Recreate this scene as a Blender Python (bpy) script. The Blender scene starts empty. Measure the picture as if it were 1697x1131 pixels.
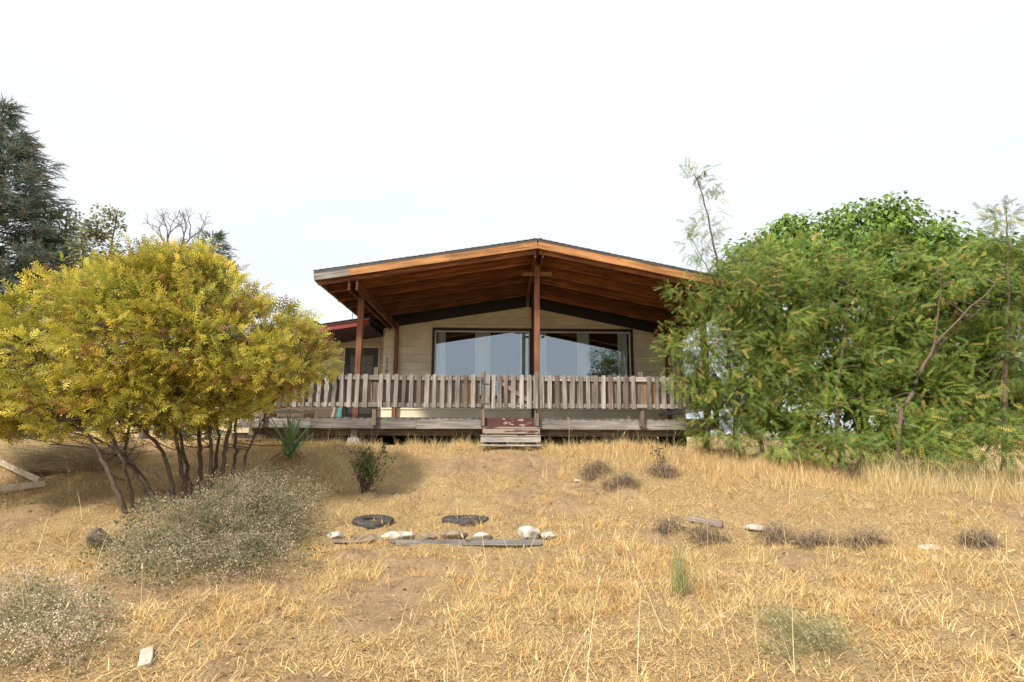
import bpy, bmesh, math, random
import numpy as np
from mathutils import Vector, Matrix
R_ = math.radians
random.seed(7)
rng = np.random.default_rng(7)
scene = bpy.context.scene
C = bpy.context.collection

# ------------------------------------------------------------------ camera
EYE = Vector((0, 0, 1.65)); YAW, PITCH, ROLL = 1.0, 9.45, 0.30
PW, PH = 1697.0, 1131.0
LENS = 20.0; FPX = LENS / 36.0 * PW
CAMR = (Matrix.Rotation(R_(-YAW), 3, 'Z') @ Matrix.Rotation(R_(90 + PITCH), 3, 'X') @ Matrix.Rotation(R_(ROLL), 3, 'Z'))
cam = bpy.data.cameras.new('camera'); cam.lens = LENS; cam.sensor_width = 36; cam.clip_end = 3000; cam.clip_start = 0.05
camo = bpy.data.objects.new('camera', cam); C.objects.link(camo)
camo.matrix_world = Matrix.Translation(EYE) @ CAMR.to_4x4()
scene.camera = camo

# ------------------------------------------------------------------ light
SUN_EL, SUN_AZ = 46.0, -138.0       # azimuth measured from +Y towards +X : sun is to the left and behind the camera
sd = Vector((math.sin(R_(SUN_AZ)) * math.cos(R_(SUN_EL)), math.cos(R_(SUN_AZ)) * math.cos(R_(SUN_EL)), math.sin(R_(SUN_EL))))
w = bpy.data.worlds.new('World'); scene.world = w; w.use_nodes = True
nt = w.node_tree; N = nt.nodes; L = nt.links
bg = N['Background']; bg.inputs['Strength'].default_value = 0.074
sky = N.new('ShaderNodeTexSky'); sky.sky_type = 'NISHITA'; sky.sun_disc = False
sky.sun_elevation = R_(SUN_EL); sky.sun_rotation = R_(SUN_AZ); sky.dust_density = 3.0; sky.air_density = 1.0
tc = N.new('ShaderNodeTexCoord'); mp = N.new('ShaderNodeMapping'); mp.inputs['Scale'].default_value = (1.2, 1.2, 3.5)
nz = N.new('ShaderNodeTexNoise'); nz.inputs['Scale'].default_value = 1.6; nz.inputs['Detail'].default_value = 5
rp = N.new('ShaderNodeValToRGB'); rp.color_ramp.elements[0].position = 0.3; rp.color_ramp.elements[1].position = 0.75
rp.color_ramp.elements[0].color = (8.0, 8.4, 9.0, 1); rp.color_ramp.elements[1].color = (9.4, 9.55, 9.8, 1)
mx = N.new('ShaderNodeMix'); mx.data_type = 'RGBA'; mx.inputs[0].default_value = 0.92
L.new(tc.outputs['Generated'], mp.inputs[0]); L.new(mp.outputs[0], nz.inputs['Vector']); L.new(nz.outputs[0], rp.inputs[0])
sx = N.new('ShaderNodeSeparateXYZ'); L.new(tc.outputs['Generated'], sx.inputs[0])
el = N.new('ShaderNodeMapRange'); el.inputs[1].default_value = 0; el.inputs[2].default_value = 1; el.inputs[3].default_value = .95; el.inputs[4].default_value = 1.28; L.new(sx.outputs[2], el.inputs[0])   # overcast sky : brighter overhead
scl = N.new('ShaderNodeVectorMath'); scl.operation = 'SCALE'; L.new(rp.outputs[0], scl.inputs[0]); L.new(el.outputs[0], scl.inputs['Scale'])
L.new(sky.outputs[0], mx.inputs[6]); L.new(scl.outputs[0], mx.inputs[7]); L.new(mx.outputs[2], bg.inputs['Color'])
sl = bpy.data.lights.new('sun', 'SUN'); sl.energy = 3.7; sl.angle = R_(6); sl.color = (1.0, 0.92, 0.80)
so = bpy.data.objects.new('sun', sl); C.objects.link(so); so.rotation_euler = (-sd).to_track_quat('-Z', 'Y').to_euler()
so.location = sd * 40
scene.view_settings.view_transform = 'Standard'; scene.view_settings.look = 'None'
scene.view_settings.exposure = 0.64; scene.view_settings.gamma = 1.0; scene.view_settings.use_curve_mapping = False

# ------------------------------------------------------------------ pixel helpers
def ray(px, py):
    return (CAMR @ Vector(((px - PW / 2) / FPX, -(py - PH / 2) / FPX, -1.0))).normalized()
def at(px, py, Y):
    d = ray(px, py); return EYE + d * ((Y - EYE.y) / d.y)
def ppm(Y): return FPX / Y          # pixels for a metre at that depth

# ------------------------------------------------------------------ noise and terrain
def _hash(ix, iy, s):
    h = (ix.astype(np.int64) * 374761393 + iy.astype(np.int64) * 668265263 + s * 1442695041) & 0x7fffffff
    h = ((h ^ (h >> 13)) * 1274126177) & 0x7fffffff
    return ((h ^ (h >> 16)) & 0xffff) / 65535.0
def vnoise(x, y, s=0):
    x = np.asarray(x, float); y = np.asarray(y, float)
    ix = np.floor(x); iy = np.floor(y); fx = x - ix; fy = y - iy
    fx = fx * fx * (3 - 2 * fx); fy = fy * fy * (3 - 2 * fy)
    a = _hash(ix, iy, s); b = _hash(ix + 1, iy, s); c = _hash(ix, iy + 1, s); d = _hash(ix + 1, iy + 1, s)
    return (a * (1 - fx) + b * fx) * (1 - fy) + (c * (1 - fx) + d * fx) * fy - 0.5
def sstep(a, b, v):
    t = np.clip((v - a) / (b - a), 0, 1); return t * t * (3 - 2 * t)
PY = [-400, -30, 0, 4, 6.5, 8.2, 8.6, 9.2, 10, 11, 11.6, 12.2, 12.7, 13.2, 25, 45]
PZ = [-9, -0.8, 0.0, .05, .07, .12, .22, .37, .60, .91, 1.17, 1.39, 1.43, 1.40, 1.45, 1.5]
def H(x, y):
    x = np.asarray(x, float); y = np.asarray(y, float)
    sh = y + 0.55 * vnoise(x * .35, y * .2, 3) * sstep(5, 8, y) * (1 - sstep(11.5, 12.6, y))
    z = np.interp(sh, PY, PZ)
    z = z - 0.075 * np.maximum(0, x - 3.2) * sstep(8.5, 12, y) * (1 - sstep(25, 60, y))
    near = 1 - sstep(14, 30, np.hypot(x, y - 6))
    z = z + near * (0.10 * vnoise(x * .9, y * .9, 1) + 0.07 * vnoise(x * 2.3, y * 2.3, 2) + 0.035 * vnoise(x * 6, y * 6, 5)
                    + 0.025 * vnoise(x * 14, y * 14, 6) + sstep(7.6, 9, y) * (1 - sstep(11.6, 12.3, y)) * .20 * (np.abs(vnoise(x * 1.1 + 4, y * 2.4, 7)) - .2)
                    + .05 * sstep(.05, .16, vnoise(x * 3.1, y * 3.1, 8))) * (1 - .7 * sstep(12.3, 12.9, y))
    hill = 27 * np.exp(-((x + 48) / 38) ** 2) * sstep(55, 150, y) + 3.0 * vnoise(x * .03, y * .03, 9) * sstep(60, 150, y)
    return z + hill * (1 - sstep(300, 500, y))
def Hs(x, y): return float(H(np.array([x]), np.array([y]))[0])
def gnd(px, py):
    d = ray(px, py); t = 2.0
    while t < 60:
        p = EYE + d * t
        if p.z < Hs(p.x, p.y): return p
        t += 0.03
    return EYE + d * 60

# ------------------------------------------------------------------ mesh helpers
WM = {}
def link(o, parent=None, M=None):
    M = M or Matrix.Identity(4); C.objects.link(o)
    if parent is not None:
        o.parent = parent; o.matrix_parent_inverse = WM[parent.name].inverted()
    o.matrix_basis = M; WM[o.name] = M
    return o
def thing(name, label, cat, loc, group=None):
    o = bpy.data.objects.new(name, None); o.empty_display_size = .2
    link(o, None, Matrix.Translation(Vector(loc))); return tag(o, label, cat, group)
def tag(o, label, cat, group=None):
    o['label'] = label; o['category'] = cat
    if group: o['group'] = group
    return o
def setmat(me, m):
    me.materials.clear(); me.materials.append(m)
def arr_mesh(name, V, F, cols=None, smooth=False):
    """V (n,3) float, F (m,k) int, cols (n,3)"""
    V = np.asarray(V, np.float32); F = np.asarray(F, np.int32); k = F.shape[1]
    me = bpy.data.meshes.new(name)
    me.vertices.add(len(V)); me.vertices.foreach_set('co', V.ravel())
    me.loops.add(F.size); me.loops.foreach_set('vertex_index', F.ravel())
    me.polygons.add(len(F)); me.polygons.foreach_set('loop_start', np.arange(0, F.size, k, dtype=np.int32))
    me.polygons.foreach_set('loop_total', np.full(len(F), k, np.int32))
    if smooth: me.polygons.foreach_set('use_smooth', np.ones(len(F), bool))
    if cols is not None:
        a = me.color_attributes.new('Col', 'FLOAT_COLOR', 'POINT')
        c4 = np.ones((len(V), 4), np.float32); c4[:, :3] = cols; a.data.foreach_set('color', c4.ravel())
    me.update(calc_edges=True); me.validate()
    return me
def part(name, me, mat, parent, M=None, origin=True):
    """mesh given in world coordinates -> object whose origin is the parent's"""
    setmat(me, mat); o = bpy.data.objects.new(name, me)
    if M is None:
        base = WM[parent.name].translation if parent is not None else Vector((0, 0, 0))
        me.transform(Matrix.Translation(-base)); M = Matrix.Translation(base)
    return link(o, parent, M)
def box_mesh(l, w_, t, bev=.004, segs=1, jit=0.0, name='plank'):
    bm = bmesh.new()
    xs = np.linspace(-l / 2, l / 2, segs + 1); rings = []
    for i, x in enumerate(xs):
        jy = random.uniform(-jit, jit); jz = random.uniform(-jit, jit) * .5; s = 1 + random.uniform(-jit, jit) * 4
        rings.append([bm.verts.new((x, jy + sy * w_ / 2 * s, jz + sz * t / 2)) for sy, sz in ((-1, -1), (1, -1), (1, 1), (-1, 1))])
    for a, b in zip(rings, rings[1:]):
        for k in range(4): bm.faces.new((a[k], a[(k + 1) % 4], b[(k + 1) % 4], b[k]))
    bm.faces.new(rings[0][::-1]); bm.faces.new(rings[-1])
    bmesh.ops.recalc_face_normals(bm, faces=bm.faces)
    if bev:
        ed = [e for e in bm.edges if len(e.link_faces) == 2 and e.calc_face_angle(0) > .8]
        bmesh.ops.bevel(bm, geom=ed, offset=min(bev, t * .3, w_ * .3), segments=1, affect='EDGES', profile=.5)
    me = bpy.data.meshes.new(name); bm.to_mesh(me); bm.free(); return me
def frame(p0, p1, face=(0, -1, 0)):
    """local X along p0-p1, local Z towards face"""
    p0 = Vector(p0); p1 = Vector(p1); x = (p1 - p0).normalized(); z = Vector(face)
    z = (z - x * z.dot(x)).normalized(); y = z.cross(x)
    M = Matrix((x, y, z)).transposed().to_4x4(); M.translation = (p0 + p1) / 2; return M
def plank(name, p0, p1, w_, t, mat, parent, face=(0, -1, 0), segs=1, jit=0.0, bev=.004):
    p0 = Vector(p0); p1 = Vector(p1)
    me = box_mesh((p1 - p0).length, w_, t, bev, segs, jit, name); setmat(me, mat)
    return link(bpy.data.objects.new(name, me), parent, frame(p0, p1, face))
def prism(name, poly, y0, y1, mat, parent, tilt=0.0):
    """polygon in XZ extruded from y0 (front) to y1; tilt brings the lower edge forward"""
    n = len(poly); zs = [p[1] for p in poly]; za, zb = min(zs), max(zs)
    f = lambda z: tilt * (zb - z) / max(zb - za, 1e-6)
    V = [(x, y0 - f(z), z) for x, z in poly] + [(x, y1, z) for x, z in poly]
    bm = bmesh.new(); vs = [bm.verts.new(v) for v in V]
    bm.faces.new(vs[:n]); bm.faces.new(vs[n:][::-1])
    for i in range(n): bm.faces.new((vs[i], vs[n + i], vs[n + (i + 1) % n], vs[(i + 1) % n]))
    bmesh.ops.recalc_face_normals(bm, faces=bm.faces)
    me = bpy.data.meshes.new(name); bm.to_mesh(me); bm.free()
    c = Vector((sum(p[0] for p in poly) / n, y0, sum(zs) / n)); me.transform(Matrix.Translation(-c)); setmat(me, mat)
    return link(bpy.data.objects.new(name, me), parent, Matrix.Translation(c))
def clip(poly, a, b, c):
    """keep a*x+b*z<=c"""
    out = []
    for i, p in enumerate(poly):
        q = poly[(i + 1) % len(poly)]; dp = a * p[0] + b * p[1] - c; dq = a * q[0] + b * q[1] - c
        if dp <= 0: out.append(p)
        if dp * dq < 0: t = dp / (dp - dq); out.append((p[0] + t * (q[0] - p[0]), p[1] + t * (q[1] - p[1])))
    return out
def tubes(paths, sides=6):
    """paths: list of (points, radii) -> V, F (quads)"""
    VV, FF, n0 = [], [], 0
    ang = np.arange(sides) * 2 * np.pi / sides
    for P, rad in paths:
        P = np.asarray(P, float); rad = np.asarray(rad, float); n = len(P)
        T = np.gradient(P, axis=0); T /= np.linalg.norm(T, axis=1)[:, None] + 1e-9
        ref = np.where(np.abs(T[:, 2:3]) > .9, np.array([[1., 0, 0]]), np.array([[0, 0, 1.]]))
        A = np.cross(T, ref); A /= np.linalg.norm(A, axis=1)[:, None] + 1e-9; B = np.cross(T, A)
        V = P[:, None] + rad[:, None, None] * (A[:, None] * np.cos(ang)[None, :, None] + B[:, None] * np.sin(ang)[None, :, None])
        VV.append(V.reshape(-1, 3))
        i = np.arange(n - 1)[:, None] * sides; k = np.arange(sides)[None]; k2 = (k + 1) % sides
        FF.append(np.stack([i + k, i + k2, i + sides + k2, i + sides + k], -1).reshape(-1, 4) + n0)
        n0 += n * sides
    return np.concatenate(VV), np.concatenate(FF)
def curve_path(p0, p1, bend=.1, n=6, sag=0.0):
    p0 = np.asarray(p0, float); p1 = np.asarray(p1, float); t = np.linspace(0, 1, n)[:, None]; d = np.linalg.norm(p1 - p0)
    off = rng.normal(0, bend * d, 3); P = p0 + (p1 - p0) * t + off * np.sin(np.pi * t) + rng.normal(0, bend * d * .12, (n, 3)) * np.sin(np.pi * t)
    P[:, 2] += sag * d * np.sin(np.pi * t[:, 0]); return P
def inst(Tv, Tf, pos, X, Z, size, cols, tipcols=None):
    """instances of a template (local x = length axis, z = normal)"""
    X = X / (np.linalg.norm(X, axis=1)[:, None] + 1e-9); Y = np.cross(Z, X); Y /= np.linalg.norm(Y, axis=1)[:, None] + 1e-9; Z = np.cross(X, Y)
    Tv = np.asarray(Tv, float); Tf = np.asarray(Tf); n, k = len(pos), len(Tv)
    s = np.asarray(size).reshape(-1, 1, 1)
    V = pos[:, None] + s * (Tv[None, :, 0:1] * X[:, None] + Tv[None, :, 1:2] * Y[:, None] + Tv[None, :, 2:3] * Z[:, None])
    F = (np.arange(n)[:, None, None] * k + Tf[None]).reshape(-1, Tf.shape[1])
    cc = np.repeat(cols[:, None], k, 1)
    if tipcols is not None:
        f = np.clip(Tv[:, 0], 0, 1)[None, :, None] ** 1.5; cc = cc * (1 - f) + tipcols[:, None] * f
    return V.reshape(-1, 3), F, cc.reshape(-1, 3)
def ribbons(p, az, Ln, th0, th1, wd, S, col, power=1.0):
    """bent grass blades; th = angle from vertical at root and tip"""
    n = len(p); t = np.linspace(0, 1, S + 1)
    th = th0[:, None] + (th1 - th0)[:, None] * t[None] ** power
    st = Ln[:, None] / S; hx = np.cumsum(np.concatenate([np.zeros((n, 1)), np.sin(th[:, 1:]) * st], 1), 1); hz = np.cumsum(np.concatenate([np.zeros((n, 1)), np.cos(th[:, 1:]) * st], 1), 1)
    ca, sa = np.cos(az)[:, None], np.sin(az)[:, None]
    Cn = np.stack([p[:, 0:1] + hx * ca, p[:, 1:2] + hx * sa, p[:, 2:3] + hz], -1)
    tw = az + rng.uniform(-1.2, 1.2, n); side = np.stack([-np.sin(tw), np.cos(tw), np.zeros(n)], -1)[:, None]
    ww = wd[:, None, None] * (np.maximum(1 - t, .12) ** .6)[None, :, None] * .5
    V = np.stack([Cn - side * ww, Cn + side * ww], 2).reshape(n, -1, 3); k = 2 * (S + 1)
    i = np.arange(S) * 2; q = np.stack([i, i + 1, i + 3, i + 2], -1)
    F = (np.arange(n)[:, None, None] * k + q[None]).reshape(-1, 4)
    return V.reshape(-1, 3), F, np.repeat(col, k, 0)
class Acc:
    def __init__(s): s.V, s.F, s.C, s.n = [], [], [], 0
    def add(s, V, F, Cc):
        Cc = np.broadcast_to(Cc, (len(V), 3)); s.V.append(V); s.F.append(F + s.n); s.C.append(Cc); s.n += len(V)
    def mesh(s, name): return arr_mesh(name, np.concatenate(s.V), np.concatenate(s.F), np.concatenate(s.C))
def pal(n, cols, jit=.12):
    """random mixture of palette colours"""
    cols = np.array(cols, float); a = cols[rng.integers(0, len(cols), n)]; b = cols[rng.integers(0, len(cols), n)]; t = rng.random((n, 1)) * .5
    return (a * (1 - t) + b * t) * (1 + rng.normal(0, jit, (n, 1))).clip(.5, 1.6)
def unit(n):
    v = rng.normal(0, 1, (n, 3)); return v / np.linalg.norm(v, axis=1)[:, None]

# ------------------------------------------------------------------ materials
def newmat(name):
    m = bpy.data.materials.new(name); m.use_nodes = True; return m, m.node_tree.nodes, m.node_tree.links, m.node_tree.nodes['Principled BSDF']
def ramp(N_, stops):
    r = N_.new('ShaderNodeValToRGB'); e = r.color_ramp.elements
    while len(e) < len(stops): e.new(.5)
    for el, (p, c) in zip(e, stops): el.position = p; el.color = (*c, 1)
    return r
def coords(N_, L_, scale, rnd=True):
    t = N_.new('ShaderNodeTexCoord'); m = N_.new('ShaderNodeMapping'); m.inputs['Scale'].default_value = scale
    if rnd:
        oi = N_.new('ShaderNodeObjectInfo'); mu = N_.new('ShaderNodeVectorMath'); mu.operation = 'MULTIPLY_ADD'
        mu.inputs[1].default_value = (37, 53, 71); L_.new(oi.outputs['Random'], mu.inputs[0]); L_.new(t.outputs['Object'], mu.inputs[2])
        L_.new(mu.outputs[0], m.inputs[0])
    else: L_.new(t.outputs['Object'], m.inputs[0])
    return m
def wood(name, stops, rough=.75, grain=(1.6, 28, 28), bump=.25, vary=.35, knots=(.02, .012, .008), knot_amt=.7):
    """grain runs along local X"""
    m, N_, L_, b = newmat(name)
    c = coords(N_, L_, grain); n1 = N_.new('ShaderNodeTexNoise'); n1.inputs['Scale'].default_value = 1; n1.inputs['Detail'].default_value = 7; n1.inputs['Roughness'].default_value = .65; n1.inputs['Distortion'].default_value = .6
    L_.new(c.outputs[0], n1.inputs['Vector'])
    r = ramp(N_, stops); L_.new(n1.outputs[0], r.inputs[0])
    c2 = coords(N_, L_, (1.1, 3.2, 3.2)); n2 = N_.new('ShaderNodeTexNoise'); n2.inputs['Scale'].default_value = 1.3; n2.inputs['Detail'].default_value = 3; L_.new(c2.outputs[0], n2.inputs['Vector'])
    oi = N_.new('ShaderNodeObjectInfo'); mr = N_.new('ShaderNodeMapRange'); mr.inputs[3].default_value = 1 - vary; mr.inputs[4].default_value = 1 + vary * .7; L_.new(oi.outputs['Random'], mr.inputs[0])
    mr2 = N_.new('ShaderNodeMapRange'); mr2.inputs[1].default_value = .3; mr2.inputs[2].default_value = .7; mr2.inputs[3].default_value = .68; mr2.inputs[4].default_value = 1.22; L_.new(n2.outputs[0], mr2.inputs[0])
    mu = N_.new('ShaderNodeMath'); mu.operation = 'MULTIPLY'; L_.new(mr.outputs[0], mu.inputs[0]); L_.new(mr2.outputs[0], mu.inputs[1])
    sc = N_.new('ShaderNodeVectorMath'); sc.operation = 'SCALE'; L_.new(r.outputs[0], sc.inputs[0]); L_.new(mu.outputs[0], sc.inputs['Scale'])
    c3 = coords(N_, L_, (1.7, 4.2, 4.2)); vo = N_.new('ShaderNodeTexVoronoi'); vo.inputs['Scale'].default_value = 1.5; L_.new(c3.outputs[0], vo.inputs['Vector'])
    kr = ramp(N_, [(0.03, (knot_amt,) * 3), (.16, (0, 0, 0))]); L_.new(vo.outputs['Distance'], kr.inputs[0])
    mx_ = N_.new('ShaderNodeMix'); mx_.data_type = 'RGBA'; L_.new(kr.outputs[0], mx_.inputs[0]); L_.new(sc.outputs[0], mx_.inputs[6]); mx_.inputs[7].default_value = (*knots, 1)
    L_.new(mx_.outputs[2], b.inputs['Base Color']); b.inputs['Roughness'].default_value = rough; b.inputs['Specular IOR Level'].default_value = .25
    bp = N_.new('ShaderNodeBump'); bp.inputs['Strength'].default_value = bump; bp.inputs['Distance'].default_value = .01; L_.new(n1.outputs[0], bp.inputs['Height']); L_.new(bp.outputs[0], b.inputs['Normal'])
    return m
def paint(name, col, dirt, rough=.6, scale=(.6, 8, 5), thr=(.45, .75), rnd=True, bump=.06, vary=.06):
    m, N_, L_, b = newmat(name)
    c = coords(N_, L_, scale, rnd); n1 = N_.new('ShaderNodeTexNoise'); n1.inputs['Scale'].default_value = 1; n1.inputs['Detail'].default_value = 6; L_.new(c.outputs[0], n1.inputs['Vector'])
    r = ramp(N_, [(thr[0], col), (thr[1], dirt)]); L_.new(n1.outputs[0], r.inputs[0])
    oi = N_.new('ShaderNodeObjectInfo'); mr = N_.new('ShaderNodeMapRange'); mr.inputs[3].default_value = 1 - vary; mr.inputs[4].default_value = 1 + vary; L_.new(oi.outputs['Random'], mr.inputs[0])
    sc = N_.new('ShaderNodeVectorMath'); sc.operation = 'SCALE'; L_.new(r.outputs[0], sc.inputs[0]); L_.new(mr.outputs[0], sc.inputs['Scale'])
    L_.new(sc.outputs[0], b.inputs['Base Color']); b.inputs['Roughness'].default_value = rough
    n3 = N_.new('ShaderNodeTexNoise'); n3.inputs['Scale'].default_value = 60; n3.inputs['Detail'].default_value = 3
    bp = N_.new('ShaderNodeBump'); bp.inputs['Strength'].default_value = bump; bp.inputs['Distance'].default_value = .02; L_.new(n3.outputs[0], bp.inputs['Height']); L_.new(bp.outputs[0], b.inputs['Normal'])
    return m
def leafmat(name, trans=.3, rough=.55, spec=.3):
    m, N_, L_, b = newmat(name)
    a = N_.new('ShaderNodeAttribute'); a.attribute_name = 'Col'; L_.new(a.outputs['Color'], b.inputs['Base Color'])
    b.inputs['Roughness'].default_value = rough; b.inputs['Specular IOR Level'].default_value = spec
    if trans:
        t = N_.new('ShaderNodeBsdfTranslucent'); L_.new(a.outputs['Color'], t.inputs['Color'])
        mx_ = N_.new('ShaderNodeMixShader'); mx_.inputs[0].default_value = trans; L_.new(b.outputs[0], mx_.inputs[1]); L_.new(t.outputs[0], mx_.inputs[2])
        L_.new(mx_.outputs[0], N_['Material Output'].inputs['Surface'])
    return m
def rocky(name, c0, c1, scale=9, rough=.85, bump=.5):
    m, N_, L_, b = newmat(name)
    c = coords(N_, L_, (1, 1, 1)); n1 = N_.new('ShaderNodeTexNoise'); n1.inputs['Scale'].default_value = scale; n1.inputs['Detail'].default_value = 8; n1.inputs['Roughness'].default_value = .7; L_.new(c.outputs[0], n1.inputs['Vector'])
    r = ramp(N_, [(.36, c0), (.6, c1)]); L_.new(n1.outputs[0], r.inputs[0]); L_.new(r.outputs[0], b.inputs['Base Color']); b.inputs['Roughness'].default_value = rough
    bp = N_.new('ShaderNodeBump'); bp.inputs['Strength'].default_value = bump; bp.inputs['Distance'].default_value = .03; L_.new(n1.outputs[0], bp.inputs['Height']); L_.new(bp.outputs[0], b.inputs['Normal'])
    return m
M = {}
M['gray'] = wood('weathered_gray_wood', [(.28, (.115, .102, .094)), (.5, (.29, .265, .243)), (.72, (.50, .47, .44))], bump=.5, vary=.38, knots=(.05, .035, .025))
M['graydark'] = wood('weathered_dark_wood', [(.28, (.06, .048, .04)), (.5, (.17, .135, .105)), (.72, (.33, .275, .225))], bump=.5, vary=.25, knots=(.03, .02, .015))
M['backpicket'] = wood('weathered_brown_picket', [(.28, (.08, .06, .05)), (.5, (.21, .165, .135)), (.72, (.36, .29, .235))], bump=.4, vary=.4, knots=(.04, .025, .02))
M['amber'] = wood('unweathered_cedar', [(.28, (.17, .09, .045)), (.5, (.28, .165, .085)), (.72, (.40, .25, .14))], bump=.3, vary=.2)
M['fascia'] = wood('orange_cedar_fascia', [(.3, (.20, .085, .03)), (.5, (.42, .20, .075)), (.72, (.58, .32, .14))], rough=.6, grain=(1.2, 22, 22), bump=.15, vary=.05, knots=(.12, .035, .01), knot_amt=.75)
M['rafter'] = wood('brown_stained_rafter', [(.30, (.055, .020, .009)), (.5, (.19, .070, .026)), (.70, (.36, .15, .062))], rough=.6, bump=.35, vary=.42, knots=(.035, .012, .006))
M['post'] = wood('red_brown_post', [(.28, (.11, .042, .022)), (.5, (.22, .092, .05)), (.72, (.37, .18, .105))], rough=.65, grain=(1.2, 34, 34), bump=.3, vary=.1, knots=(.05, .015, .01))
M['darktrim'] = paint('dark_brown_trim', (.030, .014, .010), (.05, .024, .016), rough=.55)
M['black'] = paint('near_black_trim', (.008, .006, .006), (.014, .011, .01), rough=.6)
M['cream'] = paint('cream_siding_paint', (.70, .63, .465), (.58, .50, .345), rough=.7, scale=(2.2, 3, .9), vary=.07, thr=(.40, .74))
M['creamwing'] = paint('tan_siding_paint', (.50, .41, .28), (.38, .30, .20), rough=.7, scale=(.5, 3, 3))
M['white'] = paint('white_frame', (.66, .64, .58), (.5, .47, .4), rough=.45)
M['red'] = paint('dull_red_fascia', (.25, .030, .028), (.17, .022, .02), rough=.55)
M['soffit'] = paint('dark_red_soffit', (.04, .012, .012), (.022, .008, .008), rough=.8)
M['shingle'] = rocky('asphalt_shingle', (.02, .021, .02), (.075, .078, .068), 30)
M['metal'] = paint('drip_edge_metal', (.05, .045, .045), (.08, .075, .07), rough=.45)
M['burgundy'] = paint('peeling_burgundy_paint', (.085, .026, .026), (.42, .33, .25), rough=.7, scale=(5, 17, 17), thr=(.60, .63), bump=.3)
M['peel'] = paint('worn_step_paint', (.36, .29, .22), (.11, .04, .035), rough=.8, scale=(2.0, 12, 12), thr=(.55, .62), bump=.4)
M['door'] = paint('dark_screen_door', (.055, .05, .047), (.075, .068, .062), rough=.6)
M['screen'] = paint('grey_door_screen', (.16, .155, .145), (.12, .115, .11), rough=.7)
M['turquoise'] = paint('turquoise_paint', (.03, .24, .25), (.05, .2, .2))
M['plainwhite'] = paint('chalky_white_paint', (.50, .44, .35), (.30, .24, .17), scale=(9, 9, 9))
M['concrete'] = rocky('concrete', (.26, .25, .22), (.42, .40, .36), 14)
M['rockwhite'] = rocky('white_stone', (.26, .23, .19), (.62, .58, .50), 12, bump=.8)
M['rockbrown'] = rocky('brown_stone', (.10, .07, .045), (.28, .21, .14), 8)
M['rockdark'] = rocky('dark_stone', (.05, .038, .03), (.16, .12, .09), 8)
M['rubber'] = rocky('old_rubber', (.014, .013, .013), (.075, .066, .056), 24, rough=.65)
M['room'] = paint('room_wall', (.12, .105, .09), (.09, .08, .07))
M['bark'] = rocky('grey_brown_bark', (.055, .036, .025), (.16, .115, .085), 22)
M['barkdead'] = rocky('dead_bark', (.07, .055, .055), (.16, .13, .13), 22)
M['leaf'] = leafmat('leaf', .34, .5); M['needle'] = leafmat('needle', .25, .6); M['straw'] = leafmat('straw', .25, .7, .15); M['dry'] = leafmat('dry_stem', .2, .8, .1)
def curtain_mat():
    m, N_, L_, b = newmat('pale_curtain'); b.inputs['Base Color'].default_value = (.86, .91, .83, 1); b.inputs['Roughness'].default_value = .85
    t = N_.new('ShaderNodeBsdfTranslucent'); t.inputs['Color'].default_value = (.6, .66, .58, 1); x = N_.new('ShaderNodeMixShader'); x.inputs[0].default_value = .12
    L_.new(b.outputs[0], x.inputs[1]); L_.new(t.outputs[0], x.inputs[2]); L_.new(x.outputs[0], N_['Material Output'].inputs['Surface']); return m
M['curtain'] = curtain_mat()
def glass_mat():
    m, N_, L_, b = newmat('coated_window_glass'); N_.remove(b)
    tr = N_.new('ShaderNodeBsdfTransparent'); tr.inputs['Color'].default_value = (.93, .96, .96, 1)
    gl = N_.new('ShaderNodeBsdfGlossy'); gl.inputs['Roughness'].default_value = .012; gl.inputs['Color'].default_value = (.80, .90, 1, 1)
    nz_ = N_.new('ShaderNodeTexNoise'); nz_.inputs['Scale'].default_value = 1.2; bp = N_.new('ShaderNodeBump'); bp.inputs['Strength'].default_value = .015; L_.new(nz_.outputs[0], bp.inputs['Height']); L_.new(bp.outputs[0], gl.inputs['Normal'])
    x = N_.new('ShaderNodeMixShader'); x.inputs[0].default_value = .20; L_.new(tr.outputs[0], x.inputs[1]); L_.new(gl.outputs[0], x.inputs[2]); L_.new(x.outputs[0], N_['Material Output'].inputs['Surface']); return m
M['glass'] = glass_mat()
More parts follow.
